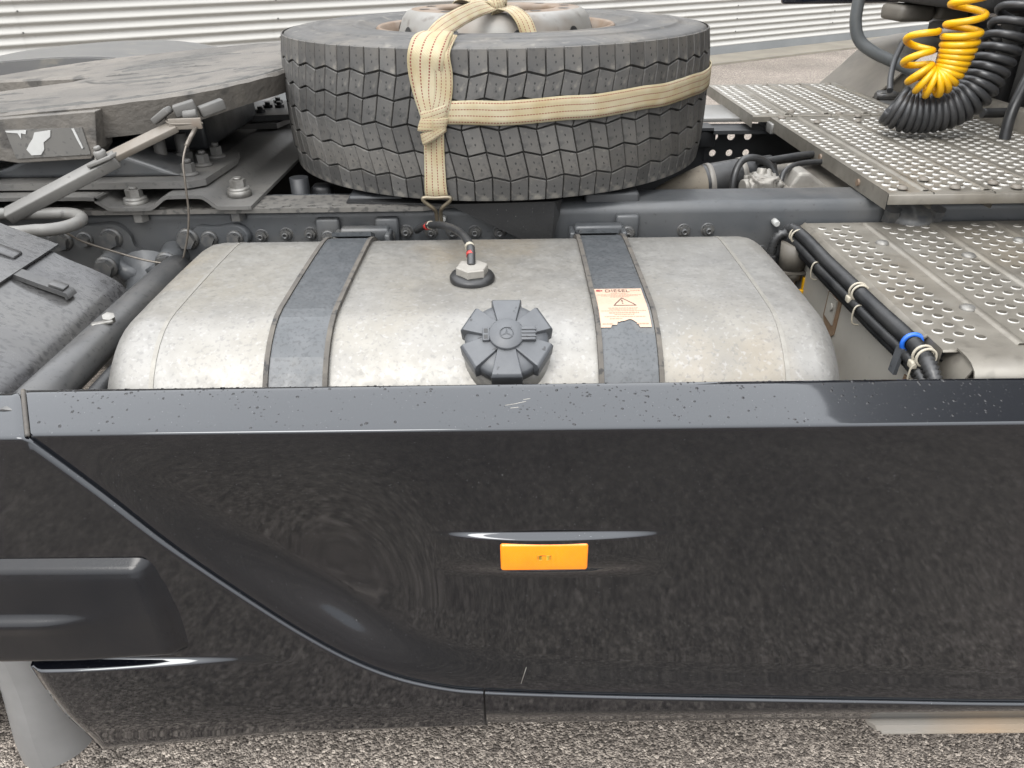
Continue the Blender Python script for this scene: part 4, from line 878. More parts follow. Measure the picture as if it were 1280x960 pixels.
mb = MB(); mb.box((-0.828, 0.725, 1.098), (0.055, 0.045, 0.008), Matrix.Rotation(radians(-20), 3, 'Y'), bev=0.002); mb.cyl((-0.828, 0.722, 1.10), (-0.831, 0.720, 1.118), 0.012, k=14, bev=0.003); mb.cyl((-0.831, 0.72, 1.118), (-0.833, 0.719, 1.126), 0.007, k=10, bev=0.002); mb.build('handle_bolt', M['handle'], hd)
mb = MB(); mb.tube(crom([(-0.643, 0.768, 1.150), (-0.650, 0.735, 1.135), (-0.660, 0.71, 1.10), (-0.662, 0.70, 1.06), (-0.668, 0.70, 1.0), (-0.680, 0.70, 0.95), (-0.700, 0.70, 0.90), (-0.715, 0.70, 0.877), (-0.735, 0.70, 0.882), (-0.785, 0.70, 0.892), (-0.835, 0.695, 0.911), (-0.885, 0.66, 0.95), (-0.91, 0.63, 0.992)], 8), 0.0022, 8)
mb.tube([V(-0.6445, 0.762, 1.148), V(-0.6485, 0.742, 1.137), V(-0.655, 0.725, 1.122)], 0.0045, 8); mb.build('pull_cable', M['steel_cable'], hd)

# ---- mudguards ------------------------------------------------------------
gprof = [(-2.05, 0.95), (-1.95, 1.06), (-1.75, 1.15), (-1.47, 1.18), (-1.20, 1.155), (-1.02, 1.085), (-0.92, 1.035), (-0.835, 0.998)]
g2 = [(-0.845, 0.994), (-0.815, 0.975), (-0.775, 0.955), (-0.738, 0.932), (-0.720, 0.908), (-0.722, 0.895)]
mb = MB(); mb.strip([(p.x, p.y) for p in crom([(x, z, 0) for x, z in gprof], 8)], 0.045, 0.50, 'y', th=0.005); mg = mb.build('mudguard', M['mudguard'], T, label='wet grey ribbed mudguard over the rear wheel beside the tank')
mb = MB(); mb.strip([(p.x, p.y) for p in crom([(x, z, 0) for x, z in g2], 8)], 0.05, 0.482, 'y', th=0.006); mb.build('mudguard_front', M['mudguard'], mg)
def on_guard(x): return lerp_table([(a, b) for a, b in gprof], x)
for ya, yb, xa in ((0.30, 0.36, -0.93), (0.41, 0.46, -0.885), (0.20, 0.25, -0.885), (0.12, 0.18, -0.93)):
    mb = MB(); mb.bar((xa - 0.10, ya, on_guard(xa - 0.10) + 0.001), (xa + 0.03, ya, on_guard(xa + 0.03) + 0.001), (yb - ya) * 0.55, 0.007, bev=0.003); mb.build('mudguard_rib', M['mudguard'], mg)
mb = MB(); mb.strip([(-0.86, 1.008), (-0.80, 0.980), (-0.758, 0.961), (-0.754, 0.952)], 0.352, 0.378, 'y', th=0.008); mb.bar((-0.785, 0.365, 0.976), (-0.762, 0.365, 0.966), 0.02, 0.005, bev=0.001); mb.build('mudguard_clip', M['tubegrey'], mg)
mb = MB(); mb.tube([V(-0.700, 0.04, 0.890), V(-0.700, 0.25, 0.890), V(-0.700, 0.52, 0.890), V(-0.705, 0.62, 0.885), V(-0.72, 0.70, 0.87)], 0.031, 18); mt = mb.build('mudguard_tube', M['tubegrey'], T)
mb = MB(); mb.box((-0.694, 0.322, 0.919), (0.034, 0.012, 0.006), Matrix.Rotation(0.5, 3, 'Z'), bev=0.002); mb.cyl((-0.690, 0.338, 0.916), (-0.688, 0.335, 0.926), 0.0105, k=6); mb.build('tube_clamp', M['zinc'], mt)
mb = MB(); mb.corr([p for p in crom([(-0.645, 0.05, 0.868), (-0.648, 0.2, 0.868), (-0.652, 0.35, 0.866), (-0.662, 0.48, 0.865), (-0.67, 0.55, 0.862), (-0.655, 0.62, 0.852), (-0.62, 0.66, 0.84)], 8)], 0.0125, 0.0074, 0.0020); mb.build('conduit', M['conduit'], T)
mb = MB(); mb.box((-0.655, 0.3, 0.77), (0.06, 0.5, 0.02), bev=0.004); mb.build('cable_tray', M['dustypanel'], T)
# far mudguard
gfar = [(-2.45, 0.90), (-2.30, 1.02), (-2.10, 1.095), (-1.88, 1.138), (-1.47, 1.166), (-1.18, 1.144), (-1.0, 1.07), (-0.90, 0.98)]
mb = MB(); mb.strip([(p.x, p.y) for p in crom([(x, z, 0) for x, z in gfar], 8)], 1.90, 2.44, 'y', th=0.005); mg2 = mb.build('mudguard', M['mudguard_far'], T)
mg2['label'] = 'dusty grey mudguard beyond the coupling plate'
mb = MB(); P = crom([(x, 0, z - 0.002) for x, z in gfar], 8)
mb.prism([(p.x, p.z) for p in P] + [(-0.90, 0.86), (-2.45, 0.86)], lambda x, z, h: V(x, h, z), 1.885, 1.899); mb.build('mudguard_edge', M['mudguard_far'], mg2)
# front lower end of near mudguard: light grey rounded end
rows = []
for i in range(24):
    t = i / 23; z = 0.150 + 0.62 * t; xc = -0.884 + 0.022 * smooth(t / 0.4); rd = 0.070 - 0.010 * smooth(t / 0.45); row = []
    for j in range(29):
        a = 2 * pi * j / 28; row.append(V(xc + rd * sin(a), 0.095 - 0.060 * cos(a), z + (0.012 * sin(a) - 0.008) * (1 - t)))
    rows.append(row)
mb = MB(); mb.grid(rows); mb.add(rows[0], [tuple(range(len(rows[0])))], 0, False); mb.build('mudguard_end', M['flap'], T, label='light grey rounded mudguard end at the wheel')
# rear wheels under the mudguards
def lathe_wheel(name, y0, y1):
    mb = MB(); c = (-1.47, y0, 0.515); w = y1 - y0
    mb.lathe([(0.29, 0.02), (0.36, -0.005), (0.45, 0.0), (0.49, 0.02), (0.512, 0.04), (0.512, w - 0.04), (0.49, w - 0.02), (0.45, w), (0.36, w + 0.005), (0.29, w - 0.02)], c, (0, 1, 0), 56, 0, True)
    mb.lathe([(0.29, 0.02), (0.27, 0.03), (0.26, 0.12), (0.17, 0.14), (0.15, 0.06), (0.0, 0.055)], c, (0, 1, 0), 40, 1, True)
    mb.lathe([(0.29, w - 0.02), (0.26, w - 0.1), (0.0, w - 0.12)], c, (0, 1, 0), 40, 1, True); mb.build(name, [M['tyre'], M['rim']], T)
lathe_wheel('rear_wheel', 0.09, 0.37); lathe_wheel('rear_wheel', 0.40, 0.68); lathe_wheel('rear_wheel', 1.82, 2.10); lathe_wheel('rear_wheel', 2.13, 2.41)

def crater(mb, x0, x1, yc, half, z, ro=0.0098, ri=0.0068, h=0.0027):
    cx = (x0 + x1) / 2; yl, yh = yc - half, yc + half
    out = [(x1, yc), (x1, yh), (cx, yh), (x0, yh), (x0, yc), (x0, yl), (cx, yl), (x1, yl)]
    def rg(r, zz, k=10): return [V(cx + r * cos(2 * pi * i / 16), yc + r * 0.95 * sin(2 * pi * i / 16), zz) for i in range(16)]
    r0, r1, r2 = rg(ro, z), rg(ri, z + h), rg(ri * 0.96, z - 0.004); o8 = [V(x, y, z) for x, y in out]
    fs = []
    for i in range(8): fs += [(i, 8 + 2 * i, 8 + (2 * i + 1) % 16), (i, 8 + (2 * i + 1) % 16, (i + 1) % 8), ((i + 1) % 8, 8 + (2 * i + 1) % 16, 8 + (2 * i + 2) % 16)]
    mb.add(o8 + r0, fs, 0, False)
    mb.add(r0 + r1, [(i, (i + 1) % 16, 16 + (i + 1) % 16, 16 + i) for i in range(16)], 1, True)
    mb.add(r1 + r2, [(i, (i + 1) % 16, 16 + (i + 1) % 16, 16 + i) for i in range(16)], 0, True)
# ---- upper catwalk --------------------------------------------------------
def tread_plank(x0, x1, ya, yb, z, cols, ridge_at=(), py=0.034, rx=0.0093, ry=0.0088, lip=0.018, cr=(0.0098, 0.0068, 0.0027)):
    mb = MB(); cw = 0.0275; xc = x0
    first = min(cols) - cw / 2; last = max(cols) + cw / 2
    if first > x0: quad(mb, x0, first, ya, yb, z)
    if last < x1: quad(mb, last, x1, ya, yb, z)
    prev = None
    for k, cx in enumerate(sorted(cols)):
        a, b = cx - cw / 2, cx + cw / 2
        if prev is not None and a - prev > 1e-4: quad(mb, prev, a, ya, yb, z)
        prev = b
        off = (py / 3) * ((k * 2) % 3) ; y = ya + 0.012 + off
        quad(mb, a, b, ya, y, z)
        while y + py < yb - 0.008:
            crater(mb, a, b, y + py / 2, py / 2, z, *cr); y += py
        quad(mb, a, b, y, yb, z)
    for rx_ in ridge_at:
        mb.strip([(rx_ - 0.009, z - 0.001), (rx_ - 0.005, z + 0.0035), (rx_ + 0.005, z + 0.0035), (rx_ + 0.009, z - 0.001)], ya + 0.012, yb - 0.012, 'y', 0.001)
    # folded edges
    mb.add([(x0, ya, z), (x1, ya, z), (x1, ya - 0.002, z - 0.003), (x0, ya - 0.002, z - 0.003), (x1, ya - 0.002, z - lip), (x0, ya - 0.002, z - lip)], [(0, 1, 2, 3), (3, 2, 4, 5)])
    for x_ in (x0, x1): mb.add([(x_, ya, z), (x_, yb, z), (x_, yb, z - 0.035), (x_, ya, z - 0.035)], [(0, 1, 2, 3)])
    mb.add([(x0, yb, z), (x1, yb, z), (x1, yb, z - lip), (x0, yb, z - lip)], [(0, 1, 2, 3)])
    return mb
CZ = 1.012
mb = MB(); mb.box((1.08, 0.86, 0.985), (0.6, 0.04, 0.03), bev=0.003); mb.box((1.08, 1.52, 0.985), (0.62, 0.05, 0.03), bev=0.003); mb.box((0.97, 2.08, 0.985), (0.46, 0.04, 0.03), bev=0.003); cat = mb.build('catwalk', M['sheet_metal'], T, label='perforated aluminium catwalk across the chassis behind the cab')
planks = [(0.777, 0.869), (0.872, 0.995), (0.998, 1.121), (1.124, 1.247), (1.250, 1.373)]
for i, (a, b) in enumerate(planks):
    nC = 3 if i else 2
    cols = [a + 0.020 + 0.0275 * k + (0.006 if i == 0 else 0.0) for k in range(nC)] if i else [a + 0.022, a + 0.0495]
    cols = [c_ + (0.004 if i else 0.0) for c_ in cols]
    if i: cols = [a + 0.018 + 0.0275 * k for k in range(4)][:4] if (b - a) > 0.12 else cols
    mb = tread_plank(a, b, 0.712, 1.535, CZ, cols, ridge_at=(b - 0.010,) if i < 4 else ()); mb.build('tread_plank', [M['tread'], M['tread_hole']], cat)
far_p = [(0.727, 0.843), (0.846, 0.961), (0.964, 1.079), (1.082, 1.197)]
for a, b in far_p:
    mb = tread_plank(a, b, 1.545, 2.15, CZ + 0.003, [a + 0.022 + 0.0275 * k for k in range(3)], ridge_at=(b - 0.010,)); mb.build('tread_plank', [M['tread'], M['tread_hole']], cat)
scr = MB(); scr.lathe([(0.011, 0), (0.011, 0.002), (0.007, 0.006), (0.0, 0.0065)], (0, 0, 0), (0, 0, 1), 14, 0, True); scm = scr.mesh('plank_screw', M['rustbar'])
for x, y in ((0.815, 0.735), (0.89, 0.80), (0.925, 0.735), (1.02, 0.765), (1.05, 0.73), (0.88, 1.43), (1.0, 1.44), (1.03, 1.515), (0.99, 1.56), (1.13, 1.60), (1.14, 1.44), (0.80, 1.50), (0.86, 1.60), (0.78, 1.6), (0.93, 2.12), (1.05, 2.12), (1.16, 2.12)): link('plank_screw', scm, cat, loc=(x, y, CZ + 0.003))
mb = MB()
mb.strip([(1.378, 0.985), (1.376, 1.06), (1.384, 1.066), (1.40, 1.066)], 0.78, 2.0, 'y', 0.004); mb.build('catwalk_upstand', M['tread'], cat)
mb = MB(); mb.box((1.075, 0.7065, 0.9995), (0.598, 0.004, 0.021), bev=0.0015); mb.build('catwalk_nosing', M['tread'], cat)
for x, y in ((0.781, 0.86), (0.781, 1.10)):
    mb = MB(); mb.cyl((x + 0.002, y, 0.995), (x - 0.008, y, 0.995), 0.008, k=12); mb.build('edge_screw', M['rimrust'], cat)

# ---- lower box with tread lid --------------------------------------------
BZT = 0.930
mb = MB(); mb.prism([(0.637, 0.20), (0.637, 0.755), (1.6, 0.755), (1.6, 0.14), (0.70, 0.14)], lambda x, y, h: V(x, y, h), 0.36, 0.895)
box = mb.build('equipment_box', M['boxside'], T, label='stainless equipment box with perforated lid beside the tank')
mb = MB(); mb.box((1.12, 0.47, 0.900), (0.93, 0.58, 0.008)); mb.build('dark_hole_backing', M['boltblack'], box)  # black sheet added below the lid, stands in for shade inside its holes
def band_cols(x0): return [x0 + 0.0275 * i for i in range(4)]
edges = [(0.642, 0.772, [0.665, 0.6925, 0.720]), (0.772, 0.912, band_cols(0.803)), (0.912, 1.052, band_cols(0.943)), (1.052, 1.192, band_cols(1.083)), (1.192, 1.332, band_cols(1.223)), (1.332, 1.472, band_cols(1.363))]
for a, b, cl in edges:
    mb = tread_plank(a, b, 0.165, 0.775, BZT, cl, ridge_at=(b - 0.004,) if b < 1.4 else (), lip=0.004, cr=(0.0090, 0.0074, 0.0014))
    # rounded nose toward the skirt
    mb.strip([(0.165, BZT), (0.140, BZT - 0.0005), (0.125, BZT - 0.003), (0.112, BZT - 0.010), (0.106, BZT - 0.022), (0.106, BZT - 0.040)], max(a, 0.663), b, 'x', 0.003)
    mb.build('box_lid', [M['tread'], M['tread_hole']], box)
mb = MB(); mb.strip([(0.626, 0.872), (0.627, 0.905), (0.632, 0.922), (0.642, BZT)], 0.21, 0.775, 'y', -0.003); mb.build('lid_edge', M['tread'], box)
mb = MB()
mb.strip([(p.x, p.y) for p in crom([(0.648, 0.86, 0), (0.655, 0.90, 0), (0.668, 0.926, 0)], 5)], 0.118, 0.185, 'y', 0.003); mb.build('lid_corner', M['tread'], box)
for x, y in ((0.756, 0.313), (0.751, 0.638), (1.034, 0.644), (1.034, 0.32), (0.886, 0.56)):
    mb = MB(); mb.lathe([(0.0135, 0.0), (0.0135, 0.0015), (0.010, 0.005), (0.0, 0.006)], (x, y, BZT), (0, 0, 1), 18, 0, True); mb.build('lid_rivet', M['zinc'], box)
# rusty brackets on the side sheet
for y_, z_ in ((0.545, 0.815), (0.205, 0.80)):
    mb = MB(); mb.prism([(y_ - 0.035, z_ + 0.045), (y_ + 0.030, z_ + 0.05), (y_ + 0.035, z_ - 0.015), (y_, z_ - 0.055), (y_ - 0.03, z_ - 0.03)], lambda y, z, h: V(h, y, z), 0.6345, 0.637); mb.build('rust_patch', M['rust'], box)
    mb = MB(); mb.prism([(y_ - 0.022, z_ + 0.038), (y_ + 0.022, z_ + 0.040), (y_ + 0.024, z_ - 0.010), (y_ - 0.018, z_ - 0.015)], lambda y, z, h: V(h, y, z), 0.632, 0.6346); mb.cyl((0.632, y_ - 0.005, z_ + 0.02), (0.628, y_ - 0.005, z_ + 0.02), 0.007, k=12); mb.build('box_bracket', M['boxside'], box)
# conduits along the edge of the lid
hp = lambda dx, dz: crom([(0.585 + dx, 0.765, 0.86 + dz), (0.592 + dx, 0.765, 0.905 + dz), (0.605 + dx, 0.750, 0.925 + dz), (0.618 + dx, 0.70, 0.920 + dz), (0.620 + dx, 0.58, 0.916 + dz), (0.620 + dx, 0.44, 0.917 + dz), (0.620 + dx, 0.32, 0.918 + dz), (0.620 + dx, 0.22, 0.920 + dz), (0.622 + dx, 0.165, 0.912 + dz), (0.628 + dx, 0.130, 0.880 + dz), (0.632 + dx, 0.115, 0.82 + dz)], 8)
mb = MB(); mb.corr(hp(0.0, 0.0), 0.0112, 0.0072, 0.0019); mb.build('conduit', M['conduit'], box)
mb = MB(); mb.corr(hp(-0.006, -0.020), 0.0085, 0.0072, 0.0018); mb.build('conduit', M['conduit'], box)
mb = MB(); mb.corr(hp(0.001, -0.034), 0.0085, 0.0072, 0.0018); mb.build('conduit', M['conduit'], box)
mb = MB(); mb.tube(hp(0.012, -0.026), 0.0075, 10); mb.build('cable', M['conduit'], box)
for y_, mt_ in ((0.735, 'beige_clip'), (0.425, 'beige_clip'), (0.175, 'beige_clip')):
    mb = MB(); rr = MB().ring((0.620 if y_ < 0.7 else 0.611, y_, 0.917), (0, 1, 0), 0.0148, 22); mb.tube(rr, 0.0024, 6, closed=True)
    rr = MB().ring((0.620 if y_ < 0.7 else 0.611, y_ - 0.011, 0.917), (0, 1, 0), 0.0148, 22); mb.tube(rr, 0.0022, 6, closed=True)
    mb.box((0.606, y_ - 0.004, 0.903), (0.010, 0.014, 0.012), bev=0.002); mb.build('conduit_clip', M[mt_], box)
for y_ in (0.60, 0.385, 0.165):
    mb = MB(); mb.tube(crom([(0.628, y_, 0.905), (0.606, y_, 0.905), (0.601, y_, 0.890), (0.604, y_, 0.872), (0.616, y_, 0.868)], 6), 0.0016, 8); mb.build('wire_tie', M['beige_clip'], box)
mb = MB(); mb.tube(MB().ring((0.620, 0.212, 0.918), (0, 1, 0), 0.0150, 20), 0.004, 6, closed=True); mb.build('blue_tie', M['blue_tape'], box)
mb = MB(); mb.bar((0.607, 0.215, 0.91), (0.603, 0.215, 0.865), 0.018, 0.006, up=(1, 0, 0)); mb.build('tape_flag', M['cap'], box)
# valve, plugs and loops between tank and box
mb = MB()
mb.cyl((0.612, 0.735, 0.90), (0.612, 0.735, 0.845), 0.030, 0.028, k=18); mb.cyl((0.612, 0.735, 0.845), (0.612, 0.735, 0.82), 0.024, k=18); mb.box((0.612, 0.735, 0.838), (0.07, 0.05, 0.006)); av = mb.build('air_valve', M['dustypanel'], T)
mb = MB(); mb.hexa((0.612, 0.733, 0.82), (0.612, 0.733, 0.795), 0.015); mb.cyl((0.612, 0.733, 0.795), (0.612, 0.733, 0.70), 0.010, k=12); mb.build('valve_fitting', M['rimrust'], av)
mb = MB(); mb.corr(crom([(0.560, 0.75, 0.70), (0.565, 0.75, 0.80), (0.568, 0.75, 0.885), (0.578, 0.75, 0.912), (0.596, 0.75, 0.914), (0.606, 0.75, 0.89), (0.600, 0.745, 0.84), (0.585, 0.74, 0.78)], 8), 0.0085, 0.0072, 0.0018); mb.build('conduit', M['conduit'], av)
mb = MB(); mb.box((0.565, 0.755, 0.845), (0.03, 0.03, 0.05), bev=0.006); mb.box((0.582, 0.75, 0.80), (0.03, 0.03, 0.07), bev=0.008); mb.build('cable_plug', M['black_plastic'], av)
mb = MB(); mb.box((0.640, 0.715, 0.815), (0.012, 0.01, 0.028), bev=0.002); mb.box((0.634, 0.712, 0.795), (0.010, 0.01, 0.012), bev=0.002); mb.build('yellow_plug', M['yellow'], av)
mb = MB(); mb.cyl((0.578, 0.80, 0.93), (0.578, 0.77, 0.93), 0.0072, k=14, bev=0.002); mb.build('plug_cap', M['white'], near)
mb = MB(); mb.lathe([(0.048, 0), (0.046, 0.012), (0.034, 0.024), (0.0, 0.028)], (0.876, 0.79, 0.935), (0, -0.45, 1), 28, 0, True)
for x in (0.828, 0.925): mb.hexa((x, 0.785, 0.930), (x, 0.777, 0.958), 0.018)
mb.build('rail_boss', M['boltdark'], near)

# ---- between the rails ----------------------------------------------------
mb = MB(); ax = Vector((0.235, 0.03, 0.030)).normalized()
mb.lathe([(0.004, 0.0), (0.012, 0.01), (0.026, 0.05), (0.040, 0.10), (0.046, 0.125), (0.047, 0.13)], (0.365, 1.10, 0.912), ax, 28, 0, True); can = mb.build('exhaust_cone', M['tan_can'], T, label='tan dusty cone with dark sleeve between the chassis rails')
mb = MB(); mb.lathe([(0.0475, 0.128), (0.0475, 0.235), (0.044, 0.25), (0.042, 0.31)], (0.365, 1.10, 0.912), ax, 28, 0, True, False, True); mb.build('sleeve', M['conduit'], can)
for h in (0.136, 0.222):
    mb = MB(); mb.lathe([(0.0485, h), (0.0495, h + 0.002), (0.0495, h + 0.011), (0.0485, h + 0.013)], (0.365, 1.10, 0.912), ax, 28, 0, True); mb.build('clamp_ring', M['step'], can)
def blob(c, r, sq, seed, mt, name, parent):
    bm = bmesh.new(); bmesh.ops.create_icosphere(bm, subdivisions=4, radius=1.0)
    for v in bm.verts:
        p = v.co.copy(); q = Vector((abs(p.x) ** 0.5 * (1 if p.x > 0 else -1), abs(p.y) ** 0.5 * (1 if p.y > 0 else -1), abs(p.z) ** 0.5 * (1 if p.z > 0 else -1)))
        d = 1 + 0.28 * noise.noise(p * 2.3 + Vector((seed, 0, 0))) + 0.12 * noise.noise(p * 6 + Vector((seed, 3, 0)))
        v.co = Vector((q.x * r[0], q.y * r[1], q.z * r[2])) * d + Vector(c)
    me = bpy.data.meshes.new(name); bm.to_mesh(me); bm.free(); me.materials.append(mt)
    for f in me.polygons: f.use_smooth = True
    return link(name, me, parent)
gv = blob((0.605, 1.0, 0.952), (0.035, 0.035, 0.03), 0, 1.3, M['rawalu'], 'gearbox_valve', T)
mb = MB(); mb.cyl((0.555, 0.985, 0.955), (0.59, 1.0, 0.955), 0.017, 0.015, k=14, bev=0.003); mb.cyl((0.60, 1.0, 0.95), (0.605, 1.01, 0.992), 0.012, k=12, bev=0.002); mb.cyl((0.635, 0.99, 0.95), (0.65, 0.985, 0.965), 0.012, k=12, bev=0.002); mb.build('valve_port', M['rawalu'], gv)
mb = MB(); mb.prism([(0.665, 0.94), (0.69, 0.985), (0.715, 0.985), (0.77, 0.945), (0.77, 0.90), (0.665, 0.90)], lambda x, z, h: V(x, h, z), 0.99, 1.09); hs_ = mb.build('gearbox_housing', M['rawalu'], T); bv = hs_.modifiers.new('bevel', 'BEVEL'); bv.width = 0.008; bv.segments = 3
mb = MB(); mb.box((0.74, 1.12, 0.90), (0.28, 0.3, 0.10), bev=0.012); mb.build('gearbox_cover', M['dustypanel'], T)
for pts, r in (([(0.545, 1.02, 0.90), (0.545, 1.03, 0.965), (0.565, 1.05, 1.0), (0.60, 1.06, 1.005), (0.64, 1.07, 0.985), (0.66, 1.06, 0.955), (0.668, 1.03, 0.93)], 0.009), ([(0.62, 1.10, 0.985), (0.68, 1.12, 0.988), (0.75, 1.14, 0.992), (0.83, 1.18, 0.985)], 0.009), ([(0.655, 1.0, 0.93), (0.66, 1.02, 0.97), (0.69, 1.05, 0.985), (0.74, 1.08, 0.987), (0.82, 1.1, 0.985)], 0.007), ([(0.64, 1.13, 0.975), (0.72, 1.16, 0.978), (0.80, 1.19, 0.975)], 0.011)):
    mb = MB(); mb.tube(crom(pts, 8), r, 10); mb.build('air_line', M['conduit'], T)
mb = MB(); mb.box((-0.46, 1.0, 0.90), (0.05, 0.05, 0.14), bev=0.01); mb.cyl((-0.50, 0.95, 0.86), (-0.50, 0.95, 1.0), 0.022, k=14); mb.box((0.1, 1.25, 0.70), (1.6, 0.5, 0.03)); mb.box((-1.2, 1.25, 0.72), (0.7, 0.4, 0.2), bev=0.05); mb.build('drivetrain', M['chassis_dark'], T)
mb = MB(); mb.tube([V(-0.9, 1.24, 0.72), V(0.9, 1.24, 0.78)], 0.07, 20); mb.build('propeller_shaft', M['chassis_dark'], T)

# ---- cab end --------------------------------------------------------------
mb = MB(); mb.box((2.45, 1.25, 2.30), (1.9, 2.44, 2.2), bev=0.08, seg=4); cab = mb.build('cab', M['navy'], T, label='dark navy cab at the front of the truck')
for y_ in (0.045, 2.455):
    mb = MB(); mb.box((1.28, y_, 2.33), (0.46, 0.035, 2.14), bev=0.014, seg=3); mb.build('side_fairing', M['navy'], cab)
mb = MB(); mb.box((1.72, 1.9, 1.18), (0.30, 0.85, 0.10), bev=0.02); mb.box((1.66, 1.25, 1.10), (0.2, 1.9, 0.16), bev=0.03); mb.build('cab_crossbeam', M['cabdark'], cab)
mb = MB(); mb.box((1.345, 2.02, 1.258), (0.12, 0.16, 0.05), bev=0.015); mb.box((1.47, 2.0, 1.262), (0.12, 0.14, 0.045), bev=0.015); mb.build('cab_mount', M['dustypanel'], cab)
mb = MB(); mb.box((1.50, 1.80, 1.34), (0.42, 0.7, 0.10), bev=0.02); mb.box((1.50, 1.60, 1.20), (0.10, 0.10, 0.40), bev=0.02); mb.box((1.52, 1.35, 1.12), (0.16, 0.3, 0.30), bev=0.03); mb.build('cab_suspension', M['cabdark'], cab)
mb = MB(); mb.bar((1.36, 1.55, 1.23), (1.22, 1.45, 1.09), 0.11, 0.05, bev=0.012); mb.build('hose_bracket', M['tubegrey'], cab)
mb = MB(); mb.tube(crom([(1.26, 1.42, 1.22), (1.20, 1.40, 1.16), (1.14, 1.42, 1.08), (1.10, 1.48, 1.02)], 8), 0.008, 10); mb.build('air_line', M['conduit'], cab)
for pts, r in (([(1.40, 1.30, 1.30), (1.36, 1.28, 1.18), (1.30, 1.22, 1.08), (1.29, 1.20, 1.0)], 0.014), ([(1.46, 1.40, 1.30), (1.44, 1.36, 1.16), (1.40, 1.30, 1.04)], 0.012), ([(1.30, 1.35, 1.05), (1.40, 1.36, 1.05), (1.6, 1.38, 1.06)], 0.013)):
    mb = MB(); mb.tube(crom(pts, 8), r, 10); mb.build('air_line', M['conduit'], cab)
# front wheel arch on the far side
arch = [(1.20, 0.93), (1.26, 0.985), (1.32, 1.04), (1.37, 1.09), (1.42, 1.13), (1.6, 1.16), (2.0, 1.17)]
mb = MB(); mb.strip([(p.x, p.y) for p in crom([(x, z, 0) for x, z in arch], 6)], 1.98, 2.44, 'y', 0.006); mb.build('front_wheel_arch', M['dustypanel'], cab)
mb = MB(); mb.prism([(1.215, 0.92), (1.30, 1.005), (1.385, 1.085), (1.7, 1.12), (1.7, 0.80), (1.215, 0.80)], lambda x, z, h: V(x, h, z), 2.0, 2.03); mb.build('arch_liner', M['dustypanel'], cab)
mb = MB(); mb.box((1.31, 1.97, 1.0), (0.06, 0.04, 0.03), bev=0.006); mb.cyl((1.27, 1.96, 1.0), (1.35, 1.96, 1.0), 0.012, k=12); mb.box((1.26, 1.75, 0.985), (0.25, 0.30, 0.02), bev=0.006); mb.build('arch_stay', M['boltdark'], cab)
# handrail tube
mb = MB(); mb.tube(crom([(1.045, 1.70, 1.75), (1.045, 1.70, 1.45), (1.043, 1.70, 1.32), (1.046, 1.70, 1.255), (1.066, 1.695, 1.205), (1.11, 1.68, 1.172), (1.18, 1.665, 1.142), (1.26, 1.65, 1.108), (1.34, 1.64, 1.08)], 10), 0.0175, 16); mb.build('grab_rail', M['railtube'], T)

# ================================================================== loose things on the truck
# ---- spare wheel ----------------------------------------------------------
WX, WY, R = -0.035, 1.235, 0.526
Z0, Z1 = 1.000, 1.300
sw_ = thing('spare_wheel', 'worn spare truck wheel lying flat on the chassis, strapped down', 'wheel', (WX, WY, Z0))
def crown(z): t = (z - (Z0 + Z1) / 2) / 0.15; return R - 0.007 * t * t - 0.004 * max(0, abs(t) - 0.9) * 10
RB = R - 0.0115
pr_t = [(0.288, 1.288), (0.30, 1.298), (0.335, 1.306), (0.336, 1.3075), (0.352, 1.3085), (0.353, 1.307), (0.40, 1.309), (0.43, 1.3075), (0.431, 1.309), (0.445, 1.308), (0.447, 1.3055), (0.475, 1.302), (0.477, 1.3035), (0.490, 1.3015), (0.502, 1.299), (0.509, 1.296), (0.5125, 1.291), (0.5125, 1.28), (RB, 1.27), (RB, 1.03), (0.51, 1.008), (0.50, 1.0005), (0.44, 0.994), (0.36, 0.996), (0.30, 1.003), (0.288, 1.012)]
mb = MB(); mb.lathe([(r, z) for r, z in pr_t], (WX, WY, 0), (0, 0, 1), 140, 0, True, mis=[0] * 17 + [1] * 2 + [0] * 6)
tyre = mb.build('tyre', [M['tyre'], M['groove']], sw_)
NB = 88; da = 2 * pi / NB
zb_ = [1.2965, 1.250, 1.2035, 1.152, 1.1005, 1.050, 1.0035]
gap_c, gap_s = 0.0036, 0.0020
def zig(k): return 0.0042 * (1 if k % 2 == 0 else -1)
def block_mesh(row, par):
    zt, zb2 = zb_[row], zb_[row + 1]
    ob = (0.0, 0.0, -0.009, -0.019, -0.008, 0.003, 0.003); oa, ob2 = ob[row], ob[row + 1]
    tw = da * R / 2 - gap_s / 2
    zg_t = (zig(par), zig(par + 1)) if row > 0 else (0.0, 0.0); zg_b = (zig(par), zig(par + 1)) if row < 5 else (0.0, 0.0)
    ht = gap_c / 2 if row > 0 else 0; hb_ = gap_c / 2 if row < 5 else 0
    q = [(-tw + oa, zt - ht + zg_t[0]), (tw + oa, zt - ht + zg_t[1]), (tw + ob2, zb2 + hb_ + zg_b[1]), (-tw + ob2, zb2 + hb_ + zg_b[0])]
    cx = sum(p[0] for p in q) / 4; cz = sum(p[1] for p in q) / 4
    def P(t, z, r): a = -pi / 2 + t / R; return V(r * cos(a), r * sin(a), z - Z0)
    top = []; mid = []; bot = []
    for t, z in q:
        ti, zi = t + (0.0011 if (len(top) in (0, 3)) else -0.0011), z + (0.0011 if z < cz else -0.0011)
        top.append(P(ti, zi, crown(zi) - 0.0)); mid.append(P(t, z, crown(z) - 0.0018)); bot.append(P(t, z, RB - 0.001))
    fs = [(0, 1, 2, 3)] + [(i, 4 + i, 4 + (i + 1) % 4, (i + 1) % 4) for i in range(4)] + [(4 + i, 8 + i, 8 + (i + 1) % 4, 4 + (i + 1) % 4) for i in range(4)]
    return top + mid + bot, fs
rest = MB()
